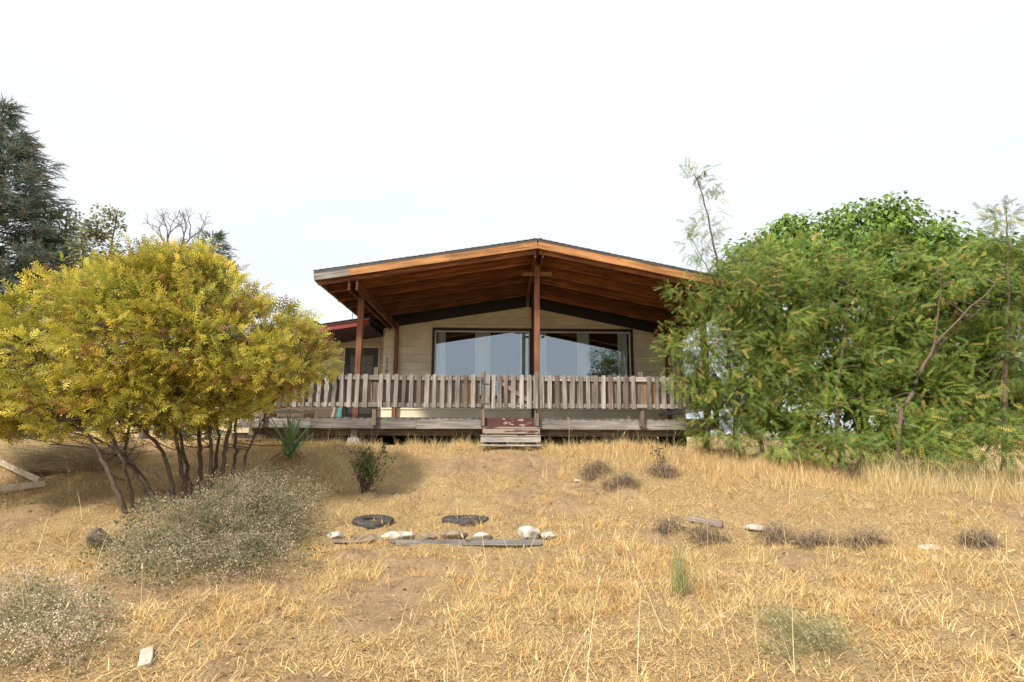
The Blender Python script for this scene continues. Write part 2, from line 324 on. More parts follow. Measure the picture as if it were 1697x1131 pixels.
def ground_mat():
    m, N_, L_, b = newmat('dry_soil_and_litter'); t = N_.new('ShaderNodeTexCoord')
    a = N_.new('ShaderNodeAttribute'); a.attribute_name = 'Col'
    n1 = N_.new('ShaderNodeTexNoise'); n1.inputs['Scale'].default_value = 5.5; n1.inputs['Detail'].default_value = 11; n1.inputs['Roughness'].default_value = .7; L_.new(t.outputs['Object'], n1.inputs['Vector'])
    n2 = N_.new('ShaderNodeTexNoise'); n2.inputs['Scale'].default_value = 62; n2.inputs['Detail'].default_value = 8; n2.inputs['Distortion'].default_value = 1.5; L_.new(t.outputs['Object'], n2.inputs['Vector'])
    soil = ramp(N_, [(.3, (.27, .175, .098)), (.55, (.46, .315, .18)), (.75, (.58, .42, .25))]); L_.new(n1.outputs[0], soil.inputs[0])
    lit = ramp(N_, [(.36, (.17, .11, .055)), (.48, (.50, .345, .165)), (.62, (.70, .51, .26))]); L_.new(n2.outputs[0], lit.inputs[0])
    x = N_.new('ShaderNodeMix'); x.data_type = 'RGBA'; L_.new(a.outputs['Color'], x.inputs[0]); L_.new(lit.outputs[0], x.inputs[6]); L_.new(soil.outputs[0], x.inputs[7])
    L_.new(x.outputs[2], b.inputs['Base Color']); b.inputs['Roughness'].default_value = .95; b.inputs['Specular IOR Level'].default_value = .1
    bp = N_.new('ShaderNodeBump'); bp.inputs['Strength'].default_value = .9; bp.inputs['Distance'].default_value = .05; sm = N_.new('ShaderNodeMath'); sm.operation = 'MULTIPLY_ADD'; sm.inputs[1].default_value = 2.2; L_.new(n1.outputs[0], sm.inputs[0]); L_.new(n2.outputs[0], sm.inputs[2]); L_.new(sm.outputs[0], bp.inputs['Height']); L_.new(bp.outputs[0], b.inputs['Normal'])
    return m
M['ground'] = ground_mat()

# ================================================================== GROUND
BARE = []     # bare patches : world ellipses
for px, py, rx, ry in [(640, 985, 90, 40), (690, 945, 90, 22), (590, 1030, 60, 25), (790, 775, 130, 16), (900, 770, 90, 14), (960, 805, 60, 12), 
                       (610, 925, 70, 12), (30, 770, 60, 14), (850, 820, 40, 8), (650, 820, 60, 10)]:
    c = gnd(px, py); a = gnd(px, py - ry); b_ = gnd(px, min(py + ry, 1131)); BARE.append((c.x, c.y, rx / ppm(c.y), max(.18, abs(a.y - b_.y) / 2)))
def bare(x, y):
    v = np.zeros_like(x); wob = 1 + 1.1 * vnoise(x * 2.1, y * 2.1, 21) + .9 * vnoise(x * 6, y * 6, 22) + .7 * vnoise(x * 17, y * 17, 23)
    for cx, cy, rx, ry in BARE:
        d = np.sqrt(((x - cx) / rx) ** 2 + ((y - cy) / ry) ** 2) * wob; v = np.maximum(v, 1 - sstep(.35, 1.3, d))
    v = np.maximum(v, .75 * sstep(.16, .34, vnoise(x * .8, y * .8, 31) + .5 * vnoise(x * 2.6, y * 2.6, 32)))
    return v
def axis(a, b, st, far):
    c = np.arange(a, b, st); o = st * np.cumsum(1.16 ** np.arange(1, 62)); return np.concatenate([(a - o[o < far + abs(a)])[::-1], c, b + o[o < far]])
gx = axis(-13, 13.5, .09, 900); gy = axis(1.5, 13.2, .075, 900)
GX, GY = np.meshgrid(gx, gy); GZ = H(GX, GY); nx, ny = len(gx), len(gy)
V = np.stack([GX, GY, GZ], -1).reshape(-1, 3); i = (np.arange(ny - 1)[:, None] * nx + np.arange(nx - 1)[None]).ravel()
bv = bare(GX.ravel(), GY.ravel()); me = arr_mesh('ground', V, np.stack([i, i + 1, i + nx + 1, i + nx], -1), np.repeat(bv[:, None], 3, 1), True)
setmat(me, M['ground']); go = bpy.data.objects.new('ground', me); link(go); go['kind'] = 'structure'

# ================================================================== HOUSE
YF, YR, YP, YW = 12.42, 12.72, 13.32, 17.40          # fascia, railing, porch posts, wall
ZD = at(890, 693, YR).z                                # deck top
XC = at(890, 560, YP).x
ridge = at(891, 396, YF); eL = at(521, 449, YF)
ZR, XL, ZL = ridge.z, eL.x, eL.z; XR = 2 * ridge.x - XL; eR = at(1143, 448, YF); XRd = ridge.x
sL = (ZR - ZL) / (XRd - XL); sR = (ZR - eR.z) / (eR.x - XRd); ZRR = ZR - sR * (XR - XRd)
def roofz(x): return ZR - (sL * (XRd - x) if x < XRd else sR * (x - XRd))
YB = 25.0
house = thing('house', 'cream lap-sided house with low brown gable porch roof behind the weathered deck', 'house', (XRd, YW, ZD - .5))
TR = .07        # roof build-up
# roof slab
def roof_poly(z_off, t, x0=XL, x1=XR):
    return [(x0, roofz(x0) + z_off), (XRd, ZR + z_off), (x1, roofz(x1) + z_off), (x1, roofz(x1) + z_off - t), (XRd, ZR + z_off - t), (x0, roofz(x0) + z_off - t)]
roof = prism('roof', roof_poly(-.022, .03), YF + .01, YB, M['shingle'], house)
prism('sheathing', roof_poly(-.055, .02, XL + .02, XR - .02), YF + .05, YB - .03, M['rafter'], house)
for k in range(34):                                     # shingle courses, stepped edge
    for sgn in (-1, 1):
        t0 = k / 34; t1 = (k + 1.25) / 34
        xa = XRd + sgn * (XR - XRd) * t0; xb = XRd + sgn * (XR - XRd) * min(t1, 1.004)
        if k == 0: xa = XRd - sgn * .1
        sz = roofz(XRd + sgn) - ZR
        za = ZR + sz * abs(xa - XRd) * (1 if k else -1) - .008; zb = ZR + sz * abs(xb - XRd) + .004
        if k == 0: za = ZR + .002
        plank('shingle_course', ((xa + xb) / 2, YF - .03 + random.uniform(-.006, .006), (za + zb) / 2), ((xa + xb) / 2, YB, (za + zb) / 2), math.hypot(xb - xa, zb - za), .013, M['shingle'], roof,
              face=(-(zb - za) * sgn, 0, abs(xb - xa)), bev=0)
FH = .185
for x0, x1, sgn in ((XL, XRd - .004, -1), (XRd + .004, XR, 1)):
    z0 = roofz(x0) - .05; z1 = roofz(x1) - .05
    plank('drip_edge', (x0, YF - .032, z0 + .008), (x1, YF - .032, z1 + .008), .045, .006, M['metal'], roof)
    xs = XL + (XRd - XL) * .155
    if sgn < 0:
        plank('fascia_board', (x0, YF - .012, z0 - FH / 2), (xs, YF - .012, roofz(xs) - .05 - FH / 2), FH, .035, M['gray'], roof)['label'] = 'grey weathered end of the fascia'
        plank('fascia_board', (xs, YF - .012, roofz(xs) - .05 - FH / 2), (x1, YF - .012, z1 - FH / 2), FH, .036, M['fascia'], roof)
    else:
        plank('fascia_board', (x0, YF - .012, z0 - FH / 2), (x1, YF - .012, z1 - FH / 2), FH, .035, M['fascia'], roof)
    xe = x0 if sgn < 0 else x1
    plank('eave_board', (xe - sgn * .02, YF + .03, roofz(xe) - .05 - FH / 2), (xe - sgn * .02, YB, roofz(xe) - .05 - FH / 2), FH, .03, M['graydark'], roof, face=(sgn, 0, 0))
    plank('eave_flashing', (xe + sgn * .004, YF, roofz(xe) - .055), (xe + sgn * .004, YB, roofz(xe) - .055), .05, .006, M['metal'], roof, face=(sgn, 0, 0))
# rafters run with the slope, side by side from the fascia back to the wall
RD = .235
for k in range(0, 7):
    y = YF + .10 + k * (YW - .12 - YF - .10) / 6.0
    mat = M['rafter'] if k < 6 else M['black']
    for x0, x1 in ((XL + .05, XRd - .055), (XRd + .055, XR - .05)):
        d = RD + random.uniform(-.012, .012) if k < 6 else .40
        plank('rafter' if k < 6 else 'wall_trim', (x0, y, roofz(x0) - .077 - d / 2), (x1, y, roofz(x1) - .077 - d / 2), d, .042, mat, house)
# posts and beams
PXL = at(596, 560, YP).x; PXR = at(1166, 560, YP).x
def zbeam(x): return roofz(x) - .077 - RD
BX = [(PXL, M['post']), (XC, M['post']), (PXR, M['post'])]
for x, m in BX:
    top = zbeam(x) - .04 if x != XC else zbeam(XC) - .01
    plank('porch_post', (x, YP, ZD), (x, YP, top), .13, .13, m, house, segs=4, jit=.004)
for x, nm in ((at(656, 600, YW - .1).x, 0), (at(884, 600, YW - .1).x, 1), (at(1106, 600, YW - .1).x, 2)):
    plank('wall_post', (x, YW - .11, ZD), (x, YW - .11, zbeam(x) - (.02 if nm != 1 else 0)), .115, .115, M['post'] if nm != 1 else M['darktrim'], house)
for x in (PXL, PXR):
    for s in (-1, 1):
        xx = x + s * .088; zz = min(zbeam(xx), zbeam(x + .088), zbeam(x - .088)) - .004
        plank('beam', (xx, YF + .07, zz - .115), (xx, YW - .03, zz - .115), .23, .042, M['rafter'], house, face=(s, 0, 0))
for s in (-1, 1):
    plank('ridge_beam', (XC + s * .088, YF + .07, zbeam(XC) + .02), (XC + s * .088, YW - .03, zbeam(XC) + .02), .24, .040, M['rafter'], house, face=(s, 0, 0))
zc = at(890, 451, YP - .09).z
plank('cross_cleat', (at(866, 451, YP).x, YP + .088, zc), (at(915, 451, YP).x, YP + .088, zc), .10, .04, M['amber'], house)
# ---- main wall siding
YV_S = 18.1; VL_S = at(395, 600, YV_S).x
WLx = at(634, 640, YW).x; WRx = at(1134, 640, YW).x
wl = at(717, 544, YW).x; wr = at(1048, 547, YW).x; wt = at(880, 545.5, YW).z; wb = ZD + .72
def siding(parent, xl, xr, z0, z1, y, mat, openings, halfplanes, expo=.24, name='siding_board', seed=1, maxlen=3.3):
    rr = random.Random(seed); z = z0
    while z < z1:
        cuts = [xl]; x = xl + rr.uniform(1.2, maxlen)
        while x < xr - .8: cuts.append(x); x += rr.uniform(2.2, maxlen)
        cuts.append(xr)
        for xa, xb in zip(cuts, cuts[1:]):
            rects = [(xa + .002, xb - .002, z + .007, z + expo)]
            for ox0, ox1, oz0, oz1 in openings:
                nr = []
                for a, b, c, d in rects:
                    if b <= ox0 or a >= ox1 or d <= oz0 or c >= oz1: nr.append((a, b, c, d)); continue
                    if a < ox0: nr.append((a, ox0, c, d))
                    if b > ox1: nr.append((ox1, b, c, d))
                    a2, b2 = max(a, ox0), min(b, ox1)
                    if d > oz1: nr.append((a2, b2, oz1, d))
                    if c < oz0: nr.append((a2, b2, c, oz0))
                rects = nr
            for a, b, c, d in rects:
                poly = [(a, c), (b, c), (b, d), (a, d)]
                for h in halfplanes: poly = clip(poly, *h) if len(poly) > 2 else poly
                if len(poly) > 2 and max(p[1] for p in poly) - min(p[1] for p in poly) > .02 and b - a > .03:
                    prism(name, poly, y - .012, y + .02, mat, parent, tilt=.026)
        z += expo
zoff = -.079
hp = [(-sL, 1, ZR + zoff - sL * XRd), (sR, 1, ZR + zoff + sR * XRd)]
siding(house, WLx, WRx, ZD - .35, ZR, YW, M['cream'], [(wl + .04, wr - .04, wb + .04, wt - .04)], hp, seed=4)
# backing walls (with the window hole left open)
bk = [(WLx + .02, WRx - .02, ZD - .35, wb), (WLx + .02, wl, wb, wt), (wr, WRx - .02, wb, wt), (WLx + .02, WRx - .02, wt, ZR)]
for a, b, c, d in bk:
    poly = [(a, c), (b, c), (b, d), (a, d)]
    for h in hp: poly = clip(poly, *h)
    prism('wall', poly, YW + .022, YW + .12, M['room'], house)
for x in (WLx + .02, WRx - .02):
    prism('side_wall', [(x - .05, ZD - .35), (x + .05, ZD - .35), (x + .05, roofz(x) - .1), (x - .05, roofz(x) - .1)], YW + .13, YB - .3, M['cream'], house)
prism('rear_wall', [(WLx, ZD - .35), (WRx, ZD - .35), (WRx, roofz(WRx) - .1), (XRd, ZR - .1), (WLx, roofz(WLx) - .1)], YW + 5, YW + 5.1, M['room'], house)
prism('floor', [(WLx + .08, ZD - .06), (WRx - .08, ZD - .06), (WRx - .08, ZD), (WLx + .08, ZD)], YW + .13, YW + 4.95, M['room'], house)
prism('skirting', [(WLx, 0.8), (WRx, 0.8), (WRx, ZD - .352), (WLx, ZD - .352)], YW - .005, YW + .1, M['darktrim'], house)
prism('skirting', [(VL_S, 0.8), (WLx - .01, 0.8), (WLx - .01, ZD - .352), (VL_S, ZD - .352)], YV_S, YV_S + .1, M['darktrim'], house)
# corner board
plank('corner_board', (WLx - .012, YW + .03, ZD - .35), (WLx - .012, YW + .03, roofz(WLx) - .12), .085, .02, M['cream'], house, face=(-1, 0, 0))
# ---- windows
xm0 = at(877.5, 590, YW).x; xm1 = at(889, 590, YW).x; TW = .085
def window(x0, x1, z0, z1, y, trim=True, left=True, right=True):
    fw = .035; bm = bmesh.new()
    for a, b, c, d in ((x0, x0 + fw, z0, z1), (x1 - fw, x1, z0, z1), (x0 + fw, x1 - fw, z0, z0 + fw), (x0 + fw, x1 - fw, z1 - fw, z1)):
        r = bmesh.ops.create_cube(bm, size=1); bmesh.ops.scale(bm, vec=(b - a, .05, d - c), verts=r['verts']); bmesh.ops.translate(bm, vec=((a + b) / 2, y + .0, (c + d) / 2), verts=r['verts'])
    me = bpy.data.meshes.new('window'); bm.to_mesh(me); bm.free()
    wo = part('window', me, M['white'], house)
    plank('pane', (x0 + fw - .005, y + .008, (z0 + z1) / 2), (x1 - fw + .005, y + .008, (z0 + z1) / 2), z1 - z0 - 2 * fw + .01, .006, M['glass'], wo, bev=0)
    return wo
zt = wt - TW; zb_ = wb + TW
w1 = window(wl + TW, xm0, zb_, zt, YW - .015); w2 = window(xm1, wr - TW, zb_, zt, YW - .015)
for wo, xa, xb in ((w1, wl, (xm0 + xm1) / 2), (w2, (xm0 + xm1) / 2, wr)):
    plank('trim_board', (xa, YW - .035, wt - TW / 2 + .004), (xb, YW - .035, wt - TW / 2 + .004), TW + .008, .04, M['darktrim'], wo, bev=.003)
    plank('trim_board', (xa, YW - .035, wb + TW / 2), (xb, YW - .035, wb + TW / 2), TW, .04, M['darktrim'], wo, bev=.003)
for wo, xx, wd in ((w1, wl + TW / 2, TW), (w1, (xm0 + xm1) / 2, xm1 - xm0), (w2, wr - TW / 2, TW)):
    plank('trim_board', (xx, YW - .037, wb + TW), (xx, YW - .037, wt - TW), wd, .04, M['darktrim'], wo, bev=.003)
plank('latch', (at(871, 559, YW).x, YW - .045, at(871, 559, YW).z), (at(876, 559, YW).x, YW - .045, at(871, 559, YW).z), .05, .02, M['metal'], w1)
plank('latch', (at(897, 559, YW).x, YW - .045, at(897, 559, YW).z), (at(902, 559, YW).x, YW - .045, at(897, 559, YW).z), .05, .02, M['metal'], w2)
# ---- curtains (hang inside)
def curtain(pxa, pxb, label, fan=0.0):
    x0 = at(pxa, 580, YW).x; x1 = at(pxb, 580, YW).x; y0 = YW + .10
    nu, nv = 60, 8; u = np.linspace(0, 1, nu); v = np.linspace(0, 1, nv); U, Vv = np.meshgrid(u, v)
    X = x0 + (x1 - x0) * U + fan * Vv * U; Z = zt + .05 - (zt - wb + .02) * Vv; folds = max(2, (x1 - x0) / .075)
    Y = y0 + .03 * np.sin(U * folds * 2 * np.pi + .6 * np.sin(Vv * 3)) + .012 * np.sin(U * folds * 5.1)
    P = np.stack([X, Y, Z], -1).reshape(-1, 3); i = (np.arange(nv - 1)[:, None] * nu + np.arange(nu - 1)[None]).ravel()
    V2 = np.concatenate([P, P + np.array([0, .006, 0])]); q = np.stack([i, i + 1, i + nu + 1, i + nu], -1)
    me = arr_mesh('curtain', V2, np.concatenate([q, q[:, ::-1] + len(P)]), None, True)
    me.transform(Matrix.Translation((-x0, -y0, -wb))); setmat(me, M['curtain']); o = bpy.data.objects.new('curtain', me); link(o, None, Matrix.Translation((x0, y0, wb)))
    return tag(o, label, 'curtain', 'pale curtains behind the picture windows')
curtain(724, 737, 'narrow pale green curtain at the outer edge of the window beside the house numbers', .08)
curtain(787, 813, 'pale green curtain hanging mid-pane in the window beside the house numbers')
curtain(862, 876, 'narrow pale curtain just left of the dark mullion, in the window beside the numbers')
curtain(890, 906, 'narrow pale curtain behind the centre porch post, in the tree-side window', .05)
curtain(957, 977, 'pale green curtain hanging mid-pane in the window nearer the locust trees', .06)
curtain(1025, 1040, 'narrow pale curtain at the window edge nearest the locust trees')
# ---- house numbers
def digit(ch, px, py, h):
    cu = bpy.data.curves.new('house_number', 'FONT'); cu.body = ch; cu.size = h * 1.35; cu.extrude = .006; cu.align_x = 'CENTER'
    o = bpy.data.objects.new('tmp', cu); C.objects.link(o); dg = bpy.context.evaluated_depsgraph_get(); me = bpy.data.meshes.new_from_object(o.evaluated_get(dg)); bpy.data.objects.remove(o)
    me.name = 'house_number'; setmat(me, M['metal']); p = at(px, py, YW - .036)
    return link(bpy.data.objects.new('house_number', me), house, Matrix.Translation((p.x, YW - .038, p.z - h / 2)) @ Matrix.Rotation(R_(90), 4, 'X'))
for ch, py in (('5', 595.5), ('7', 602), ('7', 609), ('8', 615.2)): digit(ch, 641.6 - (py - 595) * .06, py, .105)
# gutter bracket and downspout at the corner
gp = at(637, 556, YW - .1)
V_, F_ = tubes([(np.array([[gp.x, YW - .1, gp.z + .16], [gp.x, YW - .1, gp.z + .02], [gp.x - .05, YW - .05, gp.z - .06], [gp.x - .08, YW + .06, gp.z - .14]]), np.array([.03, .032, .032, .03]))], 8)
part('downspout', arr_mesh('downspout', V_, F_, None, True), M['concrete'], house)
# ---- side wing with door
YV, YV1 = 18.1, 16.1
a0 = at(512, 553, YV1); a1 = at(590, 541.5, YV1); sv = (a1.z - a0.z) / (a1.x - a0.x)
def wz(x): return a0.z + sv * (x - a0.x)          # fascia bottom line
VL = at(395, 600, YV).x; VR = WLx - .06
dx0 = at(571.5, 600, YV).x; dx1 = at(627, 600, YV).x; dz1 = at(600, 577, YV).z; DZ0 = ZD + .02
ox0, ox1 = at(522, 600, YV).x, at(550, 600, YV).x; oz1, oz0 = at(530, 592, YV).z, ZD + .9
wz_soff = lambda x: wz(x) - .0
siding(house, VL, VR, ZD - .35, wz(VR) + .3, YV, M['creamwing'], [(dx0, dx1, DZ0 - .4, dz1), (ox0, ox1, oz0, oz1)], [(-sv, 1, wz(0) - .004)], seed=9)
for a, b, c, d in ((VL, ox0, ZD - .35, 9), (ox0, ox1, ZD - .35, oz0), (ox0, ox1, oz1, 9), (ox1, dx0, ZD - .35, 9), (dx0, dx1, dz1, 9), (dx1, VR + .04, ZD - .35, 9)):
    prism('wall', clip([(a, c), (b, c), (b, d), (a, d)], -sv, 1, wz(0) - .006), YV + .022, YV + .12, M['room'], house)
x0, x1 = VL - .5, at(612, 540, YV1).x
def strip(dz0, dz1, xa=None, xb=None): xa = x0 if xa is None else xa; xb = x1 if xb is None else xb; return [(xa, wz(xa) + dz0), (xb, wz(xb) + dz0), (xb, wz(xb) + dz1), (xa, wz(xa) + dz1)]
wroof = prism('wing_roof', strip(.172, .20), YV1 - .06, YB - 2, M['shingle'], house)
prism('soffit', strip(.002, .02, x0 + .02, x1), YV1 + .045, YB - 2.05, M['soffit'], house)
plank('fascia_board', (x0, YV1, wz(x0) + .083), (x1, YV1, wz(x1) + .083), .166, .04, M['red'], wroof)['label'] = 'dull red painted fascia'
plank('drip_edge', (x0, YV1 - .035, wz(x0) + .176), (x1, YV1 - .035, wz(x1) + .176), .03, .008, M['white'], wroof)
for k in range(22):
    xa = x0 + (x1 - x0) * k / 22; xb = x0 + (x1 - x0) * (k + 1.1) / 22
    plank('shingle_course', ((xa + xb) / 2, YV1 - .085, wz((xa + xb) / 2) + .209), ((xa + xb) / 2, YB - 2.1, wz((xa + xb) / 2) + .209), xb - xa, .012, M['shingle'], wroof, face=(-sv - .03, 0, 1), bev=0)
# wing door
door = prism('door', [(dx0 + .07, DZ0), (dx1 - .07, DZ0), (dx1 - .07, dz1 - .07), (dx0 + .07, dz1 - .07)], YV + .03, YV + .075, M['door'], house)
mid = (dx0 + dx1) / 2; dzm = (DZ0 + dz1) / 2
plank('door_screen', (mid, YV + .024, DZ0 + .25), (mid, YV + .024, dz1 - .24), dx1 - dx0 - .34, .008, M['screen'], door)
for k in range(1, 7):
    zz = DZ0 + .25 + k * .26
    if zz < dz1 - .3: plank('screen_bar', (dx0 + .17, YV + .016, zz), (dx1 - .17, YV + .016, zz), .012, .008, M['door'], door)
for xx, s in ((dx0 + .035, -1), (dx1 - .035, 1)):
    plank('door_jamb', (xx, YV - .002, DZ0 - .05), (xx, YV - .002, dz1), .07, .06, M['door'], door)
    plank('door_trim', (xx + s * .055, YV - .02, DZ0 - .05), (xx + s * .055, YV - .02, dz1 + .04), .035, .035, M['white'], door)
plank('door_jamb', (dx0 + .07, YV - .002, dz1 - .035), (dx1 - .07, YV - .002, dz1 - .035), .07, .06, M['door'], door)
plank('door_trim', (dx0 - .0, YV - .02, dz1 + .02), (dx1 + .0, YV - .02, dz1 + .02), .035, .033, M['white'], door)
plank('door_handle', (dx0 + .12, YV + .0, DZ0 + 1.0), (dx0 + .12, YV + .0, DZ0 + 1.14), .03, .05, M['metal'], door)
window(ox0, ox1, oz0, oz1, YV - .01)

# ================================================================== DECK
DXL = at(396, 700, YR).x; DXR = at(1192, 700, YR).x
deck = thing('porch_deck', 'weathered grey raised porch deck on short posts in front of the house', 'deck', ((DXL + DXR) / 2, YR + 1.5, Hs(0, 13)))
nb = 26
for k in range(nb):
    y = YR + .03 + (YW - .06 - YR) * (k + .5) / nb
    plank('deck_board', (DXL, y, ZD - .02), (DXR, y, ZD - .02), (YW - .06 - YR) / nb - .008, .036, M['gray'], deck, face=(0, 0, 1), bev=0)
plank('deck_board', (DXL, YW + .35, ZD - .02), (WLx - .1, YW + .35, ZD - .02), .9, .036, M['gray'], deck, face=(0, 0, 1), bev=0)
gx0 = at(803, 690, YR).x; gx1 = at(892, 690, YR).x
rimz = ZD - .045 - .1; cuts = [DXL, at(515, 700, YR).x, at(690, 700, YR).x, gx0 - .02, None, gx1 + .02, at(1062, 700, YR).x, DXR]
for a, b in zip(cuts, cuts[1:]):
    if a is None or b is None: continue
    plank('rim_joist', (a + .002, YR + .02, rimz), (b - .002, YR + .02, rimz), .21, .045, M['gray'], deck, segs=6, jit=.0035)
bz = at(890, 717, YR + .35).z
for a, b in ((DXL + .1, at(640, 700, YR).x), (at(640, 700, YR).x, XC), (XC, DXR - .1)):
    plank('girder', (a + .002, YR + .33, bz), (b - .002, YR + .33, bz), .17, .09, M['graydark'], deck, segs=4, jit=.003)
for k in range(14):
    xx = DXL + .3 + k * (DXR - DXL - .6) / 13
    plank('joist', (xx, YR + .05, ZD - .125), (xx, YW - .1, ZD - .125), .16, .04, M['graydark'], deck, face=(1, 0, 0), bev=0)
for px in (440, 587, 775, 1003, 1172):
    p = at(px, 730, YR + .3); g = Hs(p.x, YR + .3)
    yy = YR + .22 if px == 587 else YR + .33
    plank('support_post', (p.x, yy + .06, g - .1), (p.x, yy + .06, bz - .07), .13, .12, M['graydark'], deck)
p = at(587, 728, YR + .2); plank('scab_block', (p.x, YR + .16, at(587, 745, YR).z + .21), (p.x, YR + .16, at(587, 709, YR).z - .04), .13, .05, M['gray'], deck)
fb = prism('footing_block', [(p.x - .17, Hs(p.x, YR) - .1), (p.x + .17, Hs(p.x, YR) - .1), (p.x + .12, Hs(p.x, YR) + .16), (p.x - .12, Hs(p.x, YR) + .16)], YR + .1, YR + .4, M['concrete'], deck)
# ---- railing
RT = at(890, 623.5, YR).z; RB = at(890, 677.5, YR).z
rail = thing('porch_railing', 'weathered grey picket railing along the front of the deck', 'railing', ((DXL + DXR) / 2, YR, ZD))
pposts = [at(px, 650, YR).x for px in (440, 623, 801, 889, 1061)] + [DXR - .08]
tops = [612, 612, 617, 617.5, 616, 618]; bots = [706] * 6
YK = YR - .145
for x, tp in zip(pposts, tops):
    plank('rail_post', (x, YR - .055, at(890, 707, YR).z), (x, YR - .055, at(890, tp, YR).z), .095, .095, M['graydark'], rail, segs=5, jit=.004)
segs = [(DXL, gx0 - .06), (gx1 + .03, DXR)]
for a, b in segs:
    n = max(1, round((b - a) / 2.4)); xs = np.linspace(a, b, n + 1)
    for c, d in zip(xs, xs[1:]):
        for z, w_ in ((RT - .075, .10), (RB + .06, .09)):
            plank('rail', (c + .003, YK + .022, z), (d - .003, YK + .022, z), w_, .042, M['gray'], rail, segs=5, jit=.003)
def picket(x, front, parent, z0, z1, wavy=False, wd=None):
    yy = YK - .018 if front else YK + .058
    wd = wd or (random.uniform(.080, .104) if front else random.uniform(.105, .13)); dz = random.uniform(-.008, .008); tl = random.gauss(0, .009)
    m = M['gray'] if front else M['backpicket']
    r = random.random()
    if front and r < .12: m = M['backpicket']
    if not front and r < .10: m = M['amber']
    plank('picket', (x - tl * .35, yy + random.uniform(-.004, .004), z0 + dz), (x + tl * .35, yy + random.uniform(-.004, .004), z1 + dz * .5), wd, .022 if front else .02, m, parent, segs=7, jit=.02 if wavy else .002)
PIT = 12.55 / ppm(YR)
x = DXL + .05; k = 0
while x < DXR:
    if not (gx0 - .08 < x < gx1 + .02) and min(abs(x - q) for q in pposts) > .055:
        picket(x + random.uniform(-.008, .008), True, rail, RB - .005, RT + .001, wavy=(at(505, 640, YR).x < x < at(565, 640, YR).x))
    xb = x + PIT / 2
    if not (gx0 - .1 < xb < gx1 + .04): picket(xb, False, rail, RB + .0, RT - .03)
    x += PIT; k += 1
# side railing on the far right, running back
for k in range(20):
    y = YR + .12 + k * .17
    plank('picket', (DXR - .02, y, RB), (DXR - .02, y, RT), .085, .022, M['gray'], rail, face=(1, 0, 0))
for z in (RT - .075, RB + .06): plank('rail', (DXR - .06, YR + .06, z), (DXR - .06, YW - .1, z), .09, .042, M['gray'], rail, face=(1, 0, 0))
# ---- gate
gate = thing('porch_gate', 'grey picket gate with diagonal brace above the burgundy step', 'gate', ((gx0 + gx1) / 2, YR, RB))
for z in (RT - .075, RB + .06): plank('gate_rail', (gx0 + .05, YK + .022, z), (gx1 - .06, YK + .022, z), .09, .04, M['gray'], gate)
p0 = at(828, 634, YR + .01); p1 = at(888, 673, YR + .01)
plank('brace', (p0.x, YK + .012, p0.z), (p1.x, YK + .012, p1.z), .085, .02, M['gray'], gate)
for px in (808.5, 818, 827.5, 838, 850.5, 864, 876.5, 887): picket(at(px, 650, YR).x, True, gate, RB - .008, RT + .006)
for px in (813, 832, 844.5, 857, 870.5, 882): picket(at(px, 650, YR).x, False, gate, RB + .01, RT - .02)
plank('hinge', (gx0 - .06, YK - .032, at(800, 638, YR).z), (gx0 + .1, YK - .032, at(800, 638, YR).z), .03, .008, M['metal'], gate)
plank('hinge', (gx0 - .06, YK - .032, at(800, 670, YR).z), (gx0 + .1, YK - .032, at(800, 670, YR).z), .03, .008, M['metal'], gate)
# ---- steps
st = thing('porch_steps', 'worn wooden steps with peeling burgundy riser below the gate', 'steps', ((gx0 + gx1) / 2, YR - .3, Hs(.5, 12.4)))
def zz(py, y): return at(848, py, y).z
plank('riser', (gx0, YR - .03, (zz(693, YR) + zz(708.5, YR)) / 2), (gx1, YR - .03, (zz(693, YR) + zz(708.5, YR)) / 2), zz(693, YR) - zz(708.5, YR), .03, M['burgundy'], st)
y1, y2 = YR - .28, YR - .52
plank('tread', (gx0 - .03, YR - .17, zz(709.3, y1) - .0), (gx1 + .02, YR - .17, zz(709.3, y1)), .26, .035, M['peel'], st, face=(0, 0, 1))
plank('riser', (gx0 - .03, y1, (zz(711.5, y1) + zz(719, y1)) / 2), (gx1 + .02, y1, (zz(711.5, y1) + zz(719, y1)) / 2), .10, .03, M['peel'], st)
plank('tread', (gx0 - .06, YR - .42, zz(722.5, y2)), (gx1 + .02, YR - .42, zz(722.5, y2)), .24, .035, M['peel'], st, face=(0, 0, 1))
plank('riser', (gx0 - .06, y2, (zz(725, y2) + zz(733, y2)) / 2), (gx1 + .02, y2, (zz(725, y2) + zz(733, y2)) / 2), .11, .03, M['gray'], st)
plank('bottom_board', (gx0 - .07, y2 - .1, zz(738.5, y2 - .1)), (gx1 + .02, y2 - .1, zz(738.5, y2 - .1)), .14, .03, M['gray'], st, face=(0, 0, 1))
for x in (gx0 + .04, gx1 - .06):
    prism('stringer', [(x - .02, 0), (x + .02, 0), (x + .02, 1), (x - .02, 1)], 0, 1, M['graydark'], st).data.transform(Matrix.Identity(4))
    o = bpy.data.objects[[k for k in WM if k.startswith('stringer')][-1]]; zb0 = Hs(x, y2) - .05; zt0 = zz(723, y2) - .03
    V8 = [(-.02, 0, zb0), (.02, 0, zb0), (.02, 0, zt0), (-.02, 0, zt0), (-.02, .5, zb0), (.02, .5, zb0), (.02, .5, zz(712, y1)), (-.02, .5, zz(712, y1))]
    base = WM[o.name].translation
    for v, c in zip(o.data.vertices, V8): v.co = (x + c[0] - base.x, y2 + .02 + c[1] - base.y, c[2] - base.z)
